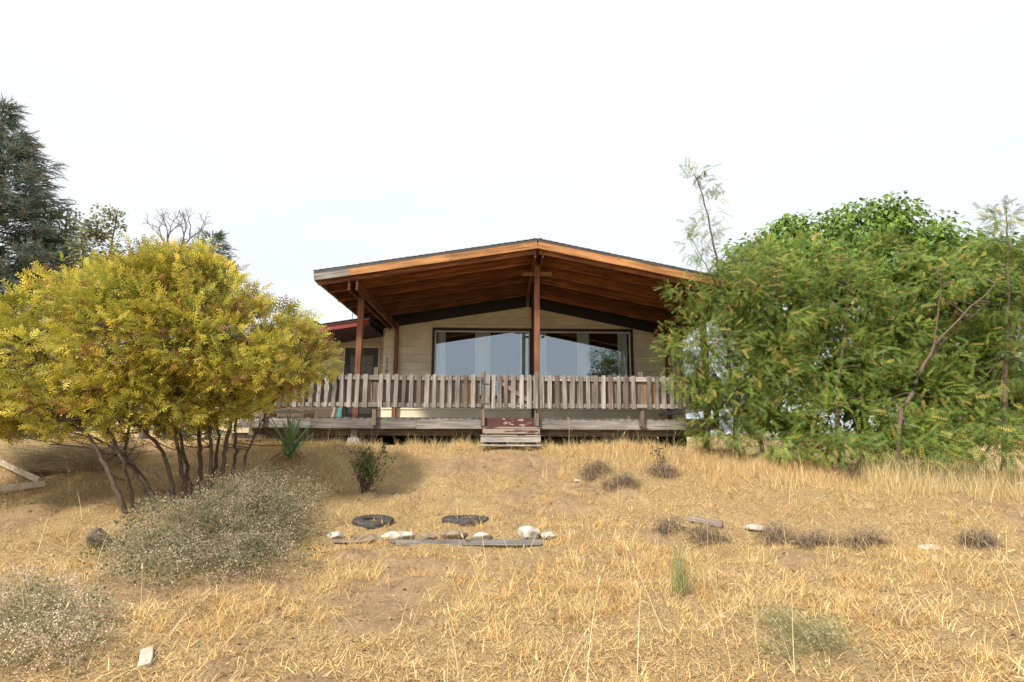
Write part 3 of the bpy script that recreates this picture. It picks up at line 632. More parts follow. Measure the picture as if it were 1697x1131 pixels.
# ---- loose things on the deck
def loose_plank(name, label, cat, p0, p1, w_, t, mat, face=(0, -1, 0), group=None, segs=4, jit=.003):
    p0 = Vector(p0); p1 = Vector(p1); me = box_mesh((p1 - p0).length, w_, t, .004, segs, jit, name); setmat(me, mat)
    o = bpy.data.objects.new(name, me); link(o, None, frame(p0, p1, face)); return tag(o, label, cat, group)
yy = YR + .45
q0 = at(440, 686, yy); q1 = at(521, 686, yy)
loose_plank('painted_bench_board', 'cream painted board lying on blocks under the railing', 'board', (q0.x, yy, ZD + .13), (q1.x, yy, ZD + .13), .09, .10, M['plainwhite'])
for px in (450, 512):
    xx = at(px, 686, yy).x; loose_plank('support_block', ('tan wooden block under the end of the cream board nearer the turquoise board' if px > 500 else 'tan wooden block under the end of the cream board behind the yucca'), 'block', (xx - .1, yy, ZD + .042), (xx + .1, yy, ZD + .042), .085, .12, M['amber'], group='blocks under the cream board')
q = at(561, 685, yy + .2); loose_plank('turquoise_board', 'turquoise painted board leaning upright behind the railing', 'board', (q.x, yy + .2, ZD), (q.x + .04, yy + .3, ZD + .42), .09, .02, M['turquoise'])
q = at(551, 685, yy + .2); loose_plank('leaning_board', 'bare tan board leaning beside the turquoise board', 'board', (q.x, yy + .2, ZD), (q.x + .02, yy + .32, ZD + .40), .07, .02, M['peel'])
q = at(445, 690, yy); 
# pallet at ground level left
pal_o = thing('wooden_pallet', 'small tan slatted pallet lying by the deck corner behind the golden bush', 'pallet', at(411, 733, YR - .2))
for k in range(3): 
    a = at(389, 728, YR - .3 + k * .25); b = at(433, 728, YR - .3 + k * .25); plank('slat', (a.x, a.y, at(411, 729, YR - .3).z), (b.x, b.y, at(411, 729, YR - .3).z), .12, .03, M['amber'], pal_o, face=(0, 0, 1))
for px in (391, 411, 431):
    xx = at(px, 728, YR - .2).x; plank('runner', (xx, YR - .38, at(411, 733.5, YR - .3).z), (xx, YR + .25, at(411, 733.5, YR - .3).z), .09, .04, M['graydark'], pal_o, face=(1, 0, 0))

# ================================================================== SMALL THINGS ON THE GROUND
def rock(name, label, px, py, wpx, hpx, mat, depth=.8, flat=.0, group=None, seed=0):
    g = gnd(px, py); s = wpx / ppm(g.y); h = .8 * hpx / ppm(g.y)
    bm = bmesh.new(); bmesh.ops.create_icosphere(bm, subdivisions=3, radius=.5); rr = random.Random(seed + int(px))
    planes = [Vector((rr.uniform(-1, 1), rr.uniform(-1, 1), rr.uniform(-.6, 1))).normalized() for _ in range(9)]
    for v in bm.verts:
        for n in planes:
            d = v.co.dot(n) - .36
            if d > 0: v.co -= n * d * .85
        v.co *= 1 + .16 * (float(vnoise(np.array([v.co.x * 7 + seed]), np.array([v.co.y * 7 + v.co.z * 5]), seed)[0]))
    xs = [v.co.x for v in bm.verts]; zs = [v.co.z for v in bm.verts]; fx = s / (max(xs) - min(xs)); fz = h * 1.35 / (max(zs) - min(zs))
    for v in bm.verts: v.co = Vector((v.co.x * fx, v.co.y * fx * depth, (v.co.z - min(zs)) * fz - h * .3))
    me = bpy.data.meshes.new(name); bm.to_mesh(me); bm.free(); setmat(me, mat)
    o = bpy.data.objects.new(name, me); link(o, None, Matrix.Translation((g.x, g.y, Hs(g.x, g.y))) @ Matrix.Rotation(rr.uniform(-.25, .25), 4, 'Z') @ Matrix.Rotation(flat, 4, 'Y'))
    return tag(o, label, 'stone', group)
rock('stone', 'off-white stone half hidden by the grey bush at the plank end', 556, 894, 27, 12, M['rockwhite'], seed=1)
rock('stone', 'long flat cream stone at the start of the longer plank', 658, 893, 54, 14, M['rockwhite'], .6, seed=2)
rock('stone', 'small elongated white stone between the brown stone and the grey boulder', 797, 895, 34, 13, M['rockwhite'], .6, -.12, seed=3)
rock('stone', 'upright pale grey boulder, the tallest of the row on the plank', 876, 893, 37, 22, M['rockwhite'], .8, seed=4)
rock('stone', 'small white stone at the far end of the row, beside the pale boulder', 908, 892, 26, 11, M['rockwhite'], .7, seed=5)
rock('stone', 'brown rough stone in the row below the second tyre', 751, 894, 46, 16, M['rockbrown'], .7, seed=6)
rock('stone', 'flat brown stone between the cream stone and the rough brown stone', 706, 896, 34, 10, M['rockbrown'], .7, seed=7)
rock('stone', 'wide dark brown stone between two pale stones on the plank', 607, 897, 46, 13, M['rockbrown'], .7, seed=8)
rock('stone', 'dark pointed rock beside the leaning bush trunk', 162, 908, 36, 36, M['rockdark'], .7, seed=9)
rock('stone', 'flat white stone on the bank among grey dead clumps', 1255, 880, 42, 9, M['rockwhite'], .5, .1, seed=10)
rock('stone', 'flat chalk-white stone alone in the straw near the tall grass', 1539, 913, 40, 9, M['rockwhite'], .6, -.05, seed=11)
rock('stone', 'small pale stone lying beside the bare soil ledge', 957, 800, 12, 5, M['rockwhite'], .7, seed=12)
def ground_plank(name, label, pa, pb, w_, t, mat, lift=.03, up=(0, -.85, .5)):
    a = gnd(*pa); b = gnd(*pb); z = max(Hs(a.x, a.y), Hs(b.x, b.y)) ; a = Vector((a.x, a.y, Hs(a.x, a.y) + lift)); b = Vector((b.x, b.y, Hs(b.x, b.y) + lift))
    return loose_plank(name, label, 'board', a, b, w_, t, mat, face=up, segs=6, jit=.004)
ground_plank('edging_plank', 'long grey plank lying under the row of stones', (655, 905), (896, 905), .085, .045, M['gray'], .035)
ground_plank('edging_plank', 'thin dark plank running from the grey bush under the stones', (552, 903), (662, 902), .05, .05, M['backpicket'], .03)
ground_plank('broken_board', 'short tan board on the bank above a grey clump', (1142, 868), (1198, 878), .10, .04, M['backpicket'], .06)
ground_plank('broken_board', 'short white board stub standing in straw near the pale bush', (238, 1110), (244, 1080), .085, .03, M['plainwhite'], .015, up=(0, -.4, .9))
bedo = thing('raised_bed', 'low white board frame of a raised bed left of the golden bush', 'raised bed', gnd(20, 800))
for pa, pb in (((-60, 745), (64, 803)), ((-60, 822), (75, 808))):
    a = gnd(*pa); b = gnd(*pb); plank('bed_board', (a.x, a.y, Hs(a.x, a.y) + .06), (b.x, b.y, Hs(b.x, b.y) + .06), .035, .10, M['plainwhite'], bedo, face=(0, 0, 1), segs=5, jit=.003)
# ---- tyres half sunk in the bank
def tyre(label, px, py, wpx, tilt, sink, yawz):
    g = gnd(px, py); Rr = wpx / ppm(g.y) / 2; r = Rr * .30; nu, nv = 56, 14
    u = np.linspace(0, 2 * np.pi, nu, endpoint=False); v = np.linspace(0, 2 * np.pi, nv, endpoint=False); U, Vv = np.meshgrid(u, v, indexing='ij')
    cx, cz = np.cos(Vv), np.sin(Vv); prof = (np.abs(cx) ** .55) * np.sign(cx); ph = (np.abs(cz) ** .6) * np.sign(cz)
    tread = np.where(prof > .5, .22 * np.sign(np.sin(U * 28 + 3 * Vv)), 0)
    rad = Rr - r + r * (prof + tread * .6); openin = (cx < -.55)
    rad = np.where(openin, Rr - r * 1.75, rad)
    P = np.stack([rad * np.cos(U), rad * np.sin(U), r * .95 * ph], -1).reshape(-1, 3)
    i = np.arange(nu)[:, None]; j = np.arange(nv)[None]; i2 = (i + 1) % nu; j2 = (j + 1) % nv
    F = np.stack([i * nv + j, i2 * nv + j, i2 * nv + j2, i * nv + j2], -1).reshape(-1, 4)
    me = arr_mesh('old_tyre', P, F, None, False); setmat(me, M['rubber']); o = bpy.data.objects.new('old_tyre', me)
    link(o, None, Matrix.Translation((g.x, g.y + Rr * .8, Hs(g.x, g.y) + sink)) @ Matrix.Rotation(yawz, 4, 'Z') @ Matrix.Rotation(tilt, 4, 'X'))
    return tag(o, label, 'tyre')
tyre('black worn tyre half buried in the bank, its hole showing', 612, 876, 66, R_(4), .015, .3)
tyre('black tyre buried to its front wall, only a curved strip showing', 771, 869, 80, R_(-3), -.055, -.1)

# ================================================================== PLANTS
def spray_template(n=4, side=.46):
    """flat fan spray : axis along x, leaflets both sides"""
    V, F = [], []
    def quad(a, b, wd):
        a = np.array(a); b = np.array(b); d = b - a; nrm = np.array([-d[1], d[0], 0]); nrm = nrm / np.linalg.norm(nrm) * wd / 2; k = len(V)
        V.extend([a - nrm * .7, a + (b - a) * .55 - nrm, b, a + (b - a) * .55 + nrm]); F.append([k, k + 1, k + 2, k + 3])
    quad((0, 0, 0), (1, 0, .02), .09)
    for k in range(n):
        x = .12 + .72 * k / (n - 1); l = side * (1.05 - .75 * x)
        for s in (-1, 1): quad((x, 0, 0), (x + l * .75, s * l * .8, random.uniform(-.12, .08)), .105)
    return np.array(V), np.array(F)
SPRAY = spray_template()
def pinnate(n=6, wl=.14, ll=.17, droop=.18):
    V, F = [], []
    for k in range(n):
        x = .14 + .84 * k / (n - 1); z = -droop * x * x; l = ll * (1 - .35 * abs(x - .5))
        for s in (-1, 1):
            b = np.array([x, 0, z]); t = b + np.array([l * .30, s * l, -.03]); m_ = (b + t) / 2; d = np.array([wl * .36, -s * wl * .05, 0]); q = len(V)
            V.extend([b, m_ - d, t, m_ + d]); F.append([q, q + 1, q + 2, q + 3])
    q = len(V); V.extend([np.array([0, -.006, 0]), np.array([0, .006, 0]), np.array([1, .004, -droop]), np.array([1, -.004, -droop])]); F.append([q, q + 1, q + 2, q + 3])
    return np.array(V), np.array(F)
PINN = pinnate()
LEAF = (np.array([[0, 0, 0], [.35, -.36, .05], [1, 0, -.12], [.35, .36, .05], [.38, 0, -.02]]), np.array([[0, 1, 4, 4], [4, 1, 2, 2], [0, 4, 3, 3], [4, 2, 3, 3]]))
LEAF4 = (np.array([[0, 0, 0], [.38, -.36, .07], [1, 0, -.14], [.38, .36, .07]]), np.array([[0, 1, 2, 3]]))
def needle_template(n=8):
    V, F = [], []
    for k in range(n):
        x = .05 + .8 * k / n; a = k * 2.4; d = np.array([.34, .22 * math.cos(a), .22 * math.sin(a) + .03]); b = np.array([x, 0, 0]); t = b + d; s = np.array([0, -math.sin(a), math.cos(a)]) * .032; q = len(V)
        V.extend([b - s, b + s, t + s * .4, t - s * .4]); F.append([q, q + 1, q + 2, q + 3])
    q = len(V); V.extend([np.array([0, -.03, 0]), np.array([0, .03, 0]), np.array([1, .012, 0]), np.array([1, -.012, 0])]); F.append([q, q + 1, q + 2, q + 3])
    return np.array(V), np.array(F)
NEED = needle_template()
def ell_px(lst):
    """(px,py,Y,rx_px,rz_px,ry_m) -> centre, radii"""
    out = []
    for px, py, Y, rx, rz, ry in lst:
        c = at(px, py, Y); s = (at(px + 10, py, Y) - c).length / 10; out.append((np.array(c), np.array([rx * s, ry, rz * s])))
    return out
def cluster_points(ells, ncl, npc, cr, lo=.55, zmin=None):
    """leaf positions in clumps spread through the union of the ellipsoids, and outward directions"""
    vol = np.array([e[1].prod() ** .72 for e in ells]); vol /= vol.sum(); P, D, K = [], [], []
    for c in range(ncl):
        e = ells[rng.choice(len(ells), p=vol)]; d = unit(1)[0]; r = rng.uniform(lo, 1.0) ** .6 * (rng.uniform(1, 1.14) if rng.random() < .3 else 1)
        cc = e[0] + d * e[1] * r
        n = int(npc * rng.uniform(.5, 1.4)); rad = cr * rng.uniform(.6, 1.3); u = unit(n) * (rng.random((n, 1)) ** .45) * rad * np.array([1.1, 1.1, .75]); P.append(cc + u)
        o = u / rad + d * .8; D.append(o); K.append(np.full(n, c))
    P = np.concatenate(P); D = np.concatenate(D); K = np.concatenate(K)
    if zmin is not None: k = P[:, 2] > zmin + H(P[:, 0], P[:, 1]); P, D, K = P[k], D[k], K[k]
    return P, D / (np.linalg.norm(D, axis=1)[:, None] + 1e-6), K
def limbs(base, targets, r0, r1, bend=.08, n=7, fork=.3):
    out = []
    for t in targets: P = curve_path(base, t, bend, n); out.append((P, np.linspace(r0, r1, n)))
    return out
def plant(name, label, cat, base, group=None): return thing(name, label, cat, base, group)

# ---- golden arborvitae
tb = gnd(310, 850); thuja = plant('golden_arborvitae', 'big golden-yellow arborvitae bush with many bare brown stems', 'bush', tb)
YT = 9.5
stems = [([(222, 888), (198, 815), (168, 755), (140, 712), (70, 640)], 9.1, .055), ([(235, 880), (215, 815), (205, 760), (172, 700), (130, 620)], 9.2, .05), ([(290, 840), (283, 790), (262, 735), (215, 690), (190, 600)], 9.4, .055),
         ([(258, 850), (230, 790), (205, 760), (215, 700), (240, 600)], 9.35, .045), ([(310, 830), (300, 760), (285, 700), (270, 560)], 9.6, .055), ([(330, 820), (333, 760), (330, 700), (320, 540)], 9.9, .06), ([(345, 815), (352, 750), (345, 690), (370, 560)], 9.5, .05),
         ([(365, 815), (372, 750), (385, 690), (420, 590)], 9.7, .06), ([(380, 810), (392, 755), (390, 700), (400, 600)], 9.9, .05), ([(390, 800), (408, 755), (430, 705), (470, 640)], 9.6, .04), ([(270, 840), (240, 790), (190, 745), (110, 700), (30, 680)], 9.3, .035),
         ([(300, 830), (270, 790), (180, 750), (90, 735), (10, 715)], 9.2, .025), ([(320, 810), (300, 720), (240, 600)], 10.1, .05), ([(350, 800), (365, 720), (330, 580)], 10.2, .05)]
paths = []
for pts, Y, r in stems:
    P = np.array([at(px, py, Y + .12 * k * random.uniform(-1, 1)) for k, (px, py) in enumerate(pts)]); P[0, 2] = min(P[0, 2], Hs(P[0, 0], P[0, 1])) - .08
    t = np.linspace(0, len(P) - 1, 22); Q = np.stack([np.interp(t, range(len(P)), P[:, c]) for c in range(3)], 1)
    Q = (np.vstack([Q[:1], Q[:-1]]) + 2 * Q + np.vstack([Q[1:], Q[-1:]])) / 4 + rng.normal(0, .012, Q.shape)
    r *= .72; paths.append((Q, np.linspace(r, r * .45, len(Q)) * rng.uniform(.9, 1.1, len(Q))))
V_, F_ = tubes(paths, 8); part('stem', arr_mesh('stem', V_, F_, None, True), M['bark'], thuja)
E = ell_px([(270, 555, YT, 170, 125, 1.5), (95, 600, YT, 150, 112, 1.4), (420, 590, YT, 105, 95, 1.2), (285, 470, YT, 85, 45, .8), (-60, 625, YT, 110, 100, 1.3), (500, 600, YT, 42, 40, .6), (150, 490, YT, 60, 32, .7), (320, 455, YT, 60, 42, .6), (240, 660, YT, 200, 45, 1.2), (20, 670, YT, 110, 45, 1.0), (350, 640, YT, 120, 60, 1.0), (215, 540, YT - .3, 90, 95, 1.0), (240, 470, YT - .2, 60, 45, .7), (330, 560, YT - .4, 90, 90, .9), (170, 690, YT - .3, 170, 28, .8)])
tw = []
for e in E:
    for k in range(34):
        d = unit(1)[0]; a = e[0] + d * e[1] * rng.uniform(.1, .4); b = e[0] + d * e[1] * rng.uniform(.85, 1.0); tw.append((curve_path(a, b, .08, 5), np.linspace(.014, .004, 5)))
for k in range(60):                                # dead twigs below the foliage
    s = paths[rng.integers(0, len(paths))][0]; a = s[rng.integers(8, 18)]; b = a + np.array([rng.normal(0, .6), rng.normal(0, .4), rng.uniform(-.05, .45)]); tw.append((curve_path(a, b, .1, 5), np.linspace(.01, .003, 5)))
V_, F_ = tubes(tw, 4); part('twigs', arr_mesh('twigs', V_, F_), M['bark'], thuja)['kind'] = 'stuff'
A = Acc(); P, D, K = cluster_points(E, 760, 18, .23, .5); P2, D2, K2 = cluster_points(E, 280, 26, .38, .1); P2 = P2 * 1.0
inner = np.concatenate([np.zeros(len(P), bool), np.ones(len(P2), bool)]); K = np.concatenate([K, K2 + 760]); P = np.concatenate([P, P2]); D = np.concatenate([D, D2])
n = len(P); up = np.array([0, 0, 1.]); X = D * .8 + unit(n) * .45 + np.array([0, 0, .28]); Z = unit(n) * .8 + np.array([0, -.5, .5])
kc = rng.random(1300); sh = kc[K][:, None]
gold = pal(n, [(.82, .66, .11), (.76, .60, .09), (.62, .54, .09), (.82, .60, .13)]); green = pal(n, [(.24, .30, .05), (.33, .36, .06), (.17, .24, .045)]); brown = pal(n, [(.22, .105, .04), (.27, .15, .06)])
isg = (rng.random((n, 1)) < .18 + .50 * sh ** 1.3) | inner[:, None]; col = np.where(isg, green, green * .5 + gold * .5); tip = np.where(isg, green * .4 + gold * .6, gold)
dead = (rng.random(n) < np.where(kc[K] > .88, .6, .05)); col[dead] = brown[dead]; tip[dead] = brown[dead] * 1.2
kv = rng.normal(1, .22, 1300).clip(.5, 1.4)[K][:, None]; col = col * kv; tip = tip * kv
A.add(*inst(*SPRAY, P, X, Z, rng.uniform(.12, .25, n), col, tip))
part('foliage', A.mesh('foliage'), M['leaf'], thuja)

# ---- broad-leaved crown builder
def leafy(name, label, cat, base, E, ncl, npc, cr, tmpl, size, palette, stems_, mat='leaf', lo=.55, droop=.3, group=None, upw=.0, nb=40, yellow=None, barkm='bark', zmin=.1, r_tw=.012):
    t = plant(name, label, cat, base, group)
    V_, F_ = tubes(stems_, 8); part('trunk', arr_mesh('trunk', V_, F_, None, True), M[barkm], t)
    P, D, K = cluster_points(E, ncl, npc, cr, lo, zmin); n = len(P)
    tw = []; ids = np.unique(K); sp = np.concatenate([s[0][len(s[0]) // 3:] for s in stems_])
    for c in rng.choice(ids, min(nb, len(ids)), replace=False):
        q = P[K == c].mean(0); a = sp[np.argmin(np.linalg.norm(sp - q, axis=1) + .6 * np.maximum(0, sp[:, 2] - q[2]))]; tw.append((curve_path(a, q, .07, 6, .08), np.linspace(r_tw * 1.8, r_tw * .4, 6)))
    V_, F_ = tubes(tw, 5); part('branches', arr_mesh('branches', V_, F_, None, True), M[barkm], t)['kind'] = 'stuff'
    X = D * .7 + unit(n) * .55 + np.array([0, 0, upw - droop]); Z = unit(n) * .5 + D * .5 + np.array([0, -.25, .6])
    kc = rng.normal(0, .20, ncl + 1).clip(-.45, .45)[K][:, None]; col = pal(n, palette, .12) * (1 + kc) * rng.uniform(.82, 1.15)
    if yellow: y = rng.random(n) < yellow[0]; col[y] = pal(y.sum(), yellow[1])
    Aa = Acc(); Aa.add(*inst(*tmpl, P, X, Z, rng.uniform(size[0], size[1], n), col)); part('crown', Aa.mesh('crown'), M[mat], t)
    return t
def stem_px(pts, Y, r0, r1, n=16, dY=0.0, ground=True):
    P = np.array([at(px, py, Y + dY * k) for k, (px, py) in enumerate(pts)])
    if ground: P[0, 2] = Hs(P[0, 0], P[0, 1]) - .1
    t = np.linspace(0, len(P) - 1, n); Q = np.stack([np.interp(t, range(len(P)), P[:, c]) for c in range(3)], 1); Q[1:-1] += rng.normal(0, .012, Q[1:-1].shape)
    return (Q, np.linspace(r0, r1, n))
LOC = [(.185, .28, .05), (.13, .215, .045), (.26, .345, .065), (.165, .27, .09), (.25, .30, .05)]
YEL = (.12, [(.62, .48, .12), (.54, .44, .12), (.46, .32, .10)])
MUL = [(.19, .31, .045), (.13, .24, .04), (.26, .37, .055), (.09, .16, .03)]
mb = at(1430, 740, 15.2); mb.z = Hs(mb.x, mb.y)
leafy('mulberry_tree', 'round weeping tree with dense broad bright leaves, rising behind the feathery locusts', 'tree', mb,
      ell_px([(1430, 520, 15.2, 200, 125, 2.8), (1430, 420, 15.2, 110, 70, 1.8), (1290, 500, 15.0, 95, 100, 1.6), (1590, 480, 15.4, 110, 75, 2.0), (1620, 560, 15.2, 130, 120, 2.2), (1490, 375, 15.2, 55, 32, .9), (1350, 415, 15.2, 95, 50, 1.3), (1255, 455, 14.8, 60, 50, 1.0), (1600, 430, 15.2, 80, 40, 1.2), (1330, 640, 14.6, 110, 80, 1.6), (1540, 660, 14.6, 170, 80, 1.6)]),
      950, 60, .45, LEAF4, (.11, .19), MUL, [stem_px([(1430, 735), (1428, 640), (1435, 520)], 15.2, .16, .08), stem_px([(1430, 650), (1350, 540), (1300, 480)], 15.2, .09, .03, ground=False), stem_px([(1430, 640), (1520, 530), (1600, 470)], 15.2, .09, .03, ground=False)], droop=.75, nb=70, lo=.6)
GL = 'locust trees beside the deck'
def locust(label, bpx, Yb, stems_, ells, ncl, npc, cr=.30, size=(.15, .26), lo=.3, **kw):
    b = at(*bpx, Yb); b.z = Hs(b.x, b.y)
    return leafy('locust_tree', label, 'tree', b, ell_px(ells), ncl, npc, cr, PINN, size, LOC, stems_, droop=.12, nb=14, group=GL, yellow=YEL, lo=lo, **kw)
locust('slender locust sapling overlapping the porch corner, its tall wispy leader above the roof edge', (1221, 735), 12.1,
       [stem_px([(1221, 735), (1218, 680), (1208, 600), (1203, 520), (1190, 450), (1178, 380), (1160, 310), (1150, 285)], 12.1, .055, .006, 30), stem_px([(1208, 610), (1160, 560), (1110, 590)], 12.0, .02, .005, ground=False), stem_px([(1200, 500), (1170, 440), (1145, 395)], 12.0, .018, .005, ground=False), stem_px([(1200, 520), (1160, 490), (1125, 480)], 12.0, .015, .004, ground=False)],
       [(1120, 600, 11.9, 46, 44, .45), (1150, 560, 11.9, 55, 40, .5), (1180, 600, 11.9, 60, 80, .6), (1140, 475, 12.0, 42, 22, .4), (1150, 490, 12.0, 46, 24, .4), (1190, 560, 12.1, 55, 75, .7), (1200, 640, 12.0, 70, 48, .6), (1150, 405, 12.0, 38, 20, .25), (1180, 440, 12.0, 22, 40, .25), (1165, 300, 12.1, 26, 20, .2), (1178, 350, 12.1, 18, 45, .18), (1160, 640, 11.9, 42, 30, .4), (1205, 700, 12.0, 60, 32, .5), (1170, 715, 12.3, 38, 22, .35), (1225, 725, 12.0, 45, 22, .4), (1190, 480, 12.0, 40, 40, .4), (1215, 485, 11.9, 55, 45, .45), (1250, 470, 11.9, 45, 42, .4), (1165, 380, 12.1, 24, 30, .2), (1155, 290, 12.1, 28, 16, .2)], 520, 12, .21, (.14, .23), lo=.1)
locust('low bushy locust hiding the end of the deck beside the flat slab', (1262, 742), 12.3, [stem_px([(1262, 745), (1255, 670), (1270, 560), (1290, 440)], 12.4, .05, .012), stem_px([(1259, 690), (1225, 620), (1200, 560)], 12.3, .025, .006, ground=False)],
       [(1270, 520, 12.8, 85, 75, 1.0), (1255, 620, 12.5, 75, 62, .9), (1300, 690, 12.3, 70, 50, .7), (1240, 690, 12.3, 50, 38, .5), (1260, 445, 12.8, 55, 42, .7), (1290, 735, 12.0, 80, 22, .5)], 250, 31)
locust('bushy locust with yellowing leaves in front of the round broad-leaved tree', (1390, 752), 12.2, [stem_px([(1390, 755), (1385, 660), (1400, 540), (1410, 430)], 12.3, .05, .012), stem_px([(1388, 690), (1330, 600), (1310, 520)], 12.3, .03, .006, ground=False)],
       [(1390, 500, 12.9, 95, 80, 1.1), (1385, 610, 12.6, 100, 70, 1.0), (1400, 700, 12.1, 100, 52, .8), (1330, 440, 13.0, 60, 42, .7), (1450, 430, 13.2, 75, 45, .8), (1400, 745, 11.8, 100, 24, .5)], 290, 30)
locust('locust with a bare leaning stem that forks low among yellow sprays', (1478, 758), 11.9, [stem_px([(1478, 712), (1492, 690), (1512, 650), (1530, 610), (1548, 570), (1600, 520), (1650, 470)], 11.4, .05, .014), stem_px([(1548, 570), (1556, 510), (1560, 450)], 11.4, .022, .006, ground=False), stem_px([(1535, 600), (1590, 540), (1640, 500)], 11.5, .02, .006, ground=False)],
       [(1560, 480, 12.6, 95, 70, 1.0), (1480, 560, 12.6, 80, 62, .8), (1500, 720, 11.9, 90, 42, .7), (1600, 590, 12.6, 85, 65, .9), (1520, 650, 12.4, 90, 60, .8), (1510, 745, 11.6, 90, 26, .5)], 260, 30)
locust('tall locust whose feathery tip stands clear above the other crowns against the sky', (1660, 765), 11.8, [stem_px([(1660, 775), (1665, 650), (1672, 500), (1670, 400), (1668, 345)], 12.0, .05, .006, 24), stem_px([(1665, 600), (1700, 500), (1720, 420)], 12.0, .03, .008, ground=False)],
       [(1665, 480, 12.4, 75, 85, .9), (1650, 620, 12.2, 85, 80, 1.0), (1640, 715, 11.8, 95, 50, .8), (1672, 385, 12.0, 30, 45, .3), (1730, 560, 12.2, 80, 170, 1.0), (1665, 360, 12.0, 34, 18, .25), (1670, 400, 12.0, 36, 30, .3), (1640, 745, 11.4, 90, 26, .5)], 280, 27)
# ---- trees behind on the left
def conifer(name, label, cat, px_base, px_top, Y, Rb, palette, nwh, per, tl, dens, group=None, droop=.25, z_first=.04, bare_=0.0, power=.85):
    b = at(*px_base, Y); b.z = Hs(b.x, b.y); tp = at(*px_top, Y); t = plant(name, label, cat, b, group)
    P0, P1 = np.array(b) - [0, 0, .2], np.array(tp); Hh = P1[2] - P0[2]; tr = curve_path(P0, P1, .006, 14); V_, F_ = tubes([(tr, np.linspace(.028 * Hh * .55, .012, 14))], 8); part('trunk', arr_mesh('trunk', V_, F_, None, True), M['bark'], t)
    br, A, pos, X = [], Acc(), [], []
    for k in range(nwh):
        f = z_first + (1 - z_first) * (k / nwh) ** .95; c = P0 + (P1 - P0) * f; ln = Rb * (1 - f) ** power * rng.uniform(.7, 1.2) + .15
        for j in range(per):
            a = rng.uniform(0, 2 * np.pi); l = ln * rng.uniform(.65, 1.1); s = np.linspace(0, 1, 7); d = np.array([math.cos(a), math.sin(a), 0]); el = .45 * f
            Pb = c + d * (l * s)[:, None] + np.array([0, 0, 1.]) * (l * (el * s - droop * s + droop * 1.1 * s ** 2.4))[:, None]; br.append((Pb, np.linspace(.012 + .012 * l, .004, 7)))
            if rng.random() < bare_: continue
            m_ = max(3, int(l * dens)); ss = rng.uniform(.18, 1.0, m_) ** .8; q = np.stack([np.interp(ss, s, Pb[:, i]) for i in range(3)], 1); sd_ = np.array([-d[1], d[0], 0]); lat = rng.choice([-1, 1], m_) * rng.uniform(.15, 1, m_); sp = (1.05 - ss)[:, None] * .45 * l
            for w_ in (.35, 1.0):
                pos.append(q + sd_ * (lat * w_)[:, None] * sp + d * (np.abs(lat) * w_)[:, None] * sp * .6 + rng.normal(0, .05, (m_, 3)) - np.array([0, 0, .12]) * (np.abs(lat) * w_)[:, None]); X.append(d * .9 + sd_ * lat[:, None] * .8 + np.array([0, 0, .05]) + unit(m_) * .3)
            pos.append(Pb[-1:]); X.append(d[None] + np.array([[0, 0, .25]]))
    V_, F_ = tubes(br, 5); part('branches', arr_mesh('branches', V_, F_), M['bark'], t)['kind'] = 'stuff'
    pos = np.concatenate(pos); X = np.concatenate(X); n = len(pos); A.add(*inst(*NEED, pos, X, unit(n) + np.array([0, 0, 1.2]), rng.uniform(tl * .7, tl * 1.25, n), pal(n, palette))); part('crown', A.mesh('crown'), M['needle'], t)
    return t
SPR = [(.145, .21, .17), (.20, .27, .23), (.11, .165, .125), (.24, .20, .13)]
conifer('spruce_tree', 'tall blue-green spruce tree rising behind the golden bush', 'tree', (-12, 725), (6, 172), 25, 4.9, SPR, 62, 7, .58, 6.2)
bb = at(108, 725, 26); bb.z = Hs(bb.x, bb.y)
leafy('poplar_tree', 'loose small-leaved tree just right of the spruce', 'tree', bb, ell_px([(100, 395, 26, 28, 60, .9), (118, 450, 26, 26, 50, 1.0), (85, 440, 26, 40, 60, 1.0), (110, 355, 26, 16, 22, .4), (105, 560, 26, 50, 90, 1.2)]), 200, 36, .5, LEAF4, (.12, .2), [(.18, .22, .12), (.23, .27, .15), (.13, .17, .09)],
      [stem_px([(108, 725), (105, 560), (102, 440), (112, 345)], 26, .13, .015)], droop=.5, nb=60)
bb = at(175, 725, 25); bb.z = Hs(bb.x, bb.y)
leafy('thin_tree', 'thin olive-green tree between the spruce and the bare dead tree', 'tree', bb, ell_px([(165, 420, 25, 34, 40, .9), (160, 480, 25, 48, 60, 1.1), (185, 365, 25, 17, 20, .5), (155, 378, 25, 16, 10, .5)]), 170, 34, .45, LEAF4, (.11, .18), [(.20, .20, .09), (.25, .24, .11), (.15, .17, .09)],
      [stem_px([(175, 725), (178, 520), (180, 430), (196, 345)], 25, .12, .015)], droop=.2, nb=60)
conifer('young_conifer', 'dark drooping conifer tip poking above the golden bush', 'tree', (345, 722), (352, 382), 22, 1.9, [(.12, .18, .11), (.16, .22, .13)], 26, 6, .40, 8, droop=.45)
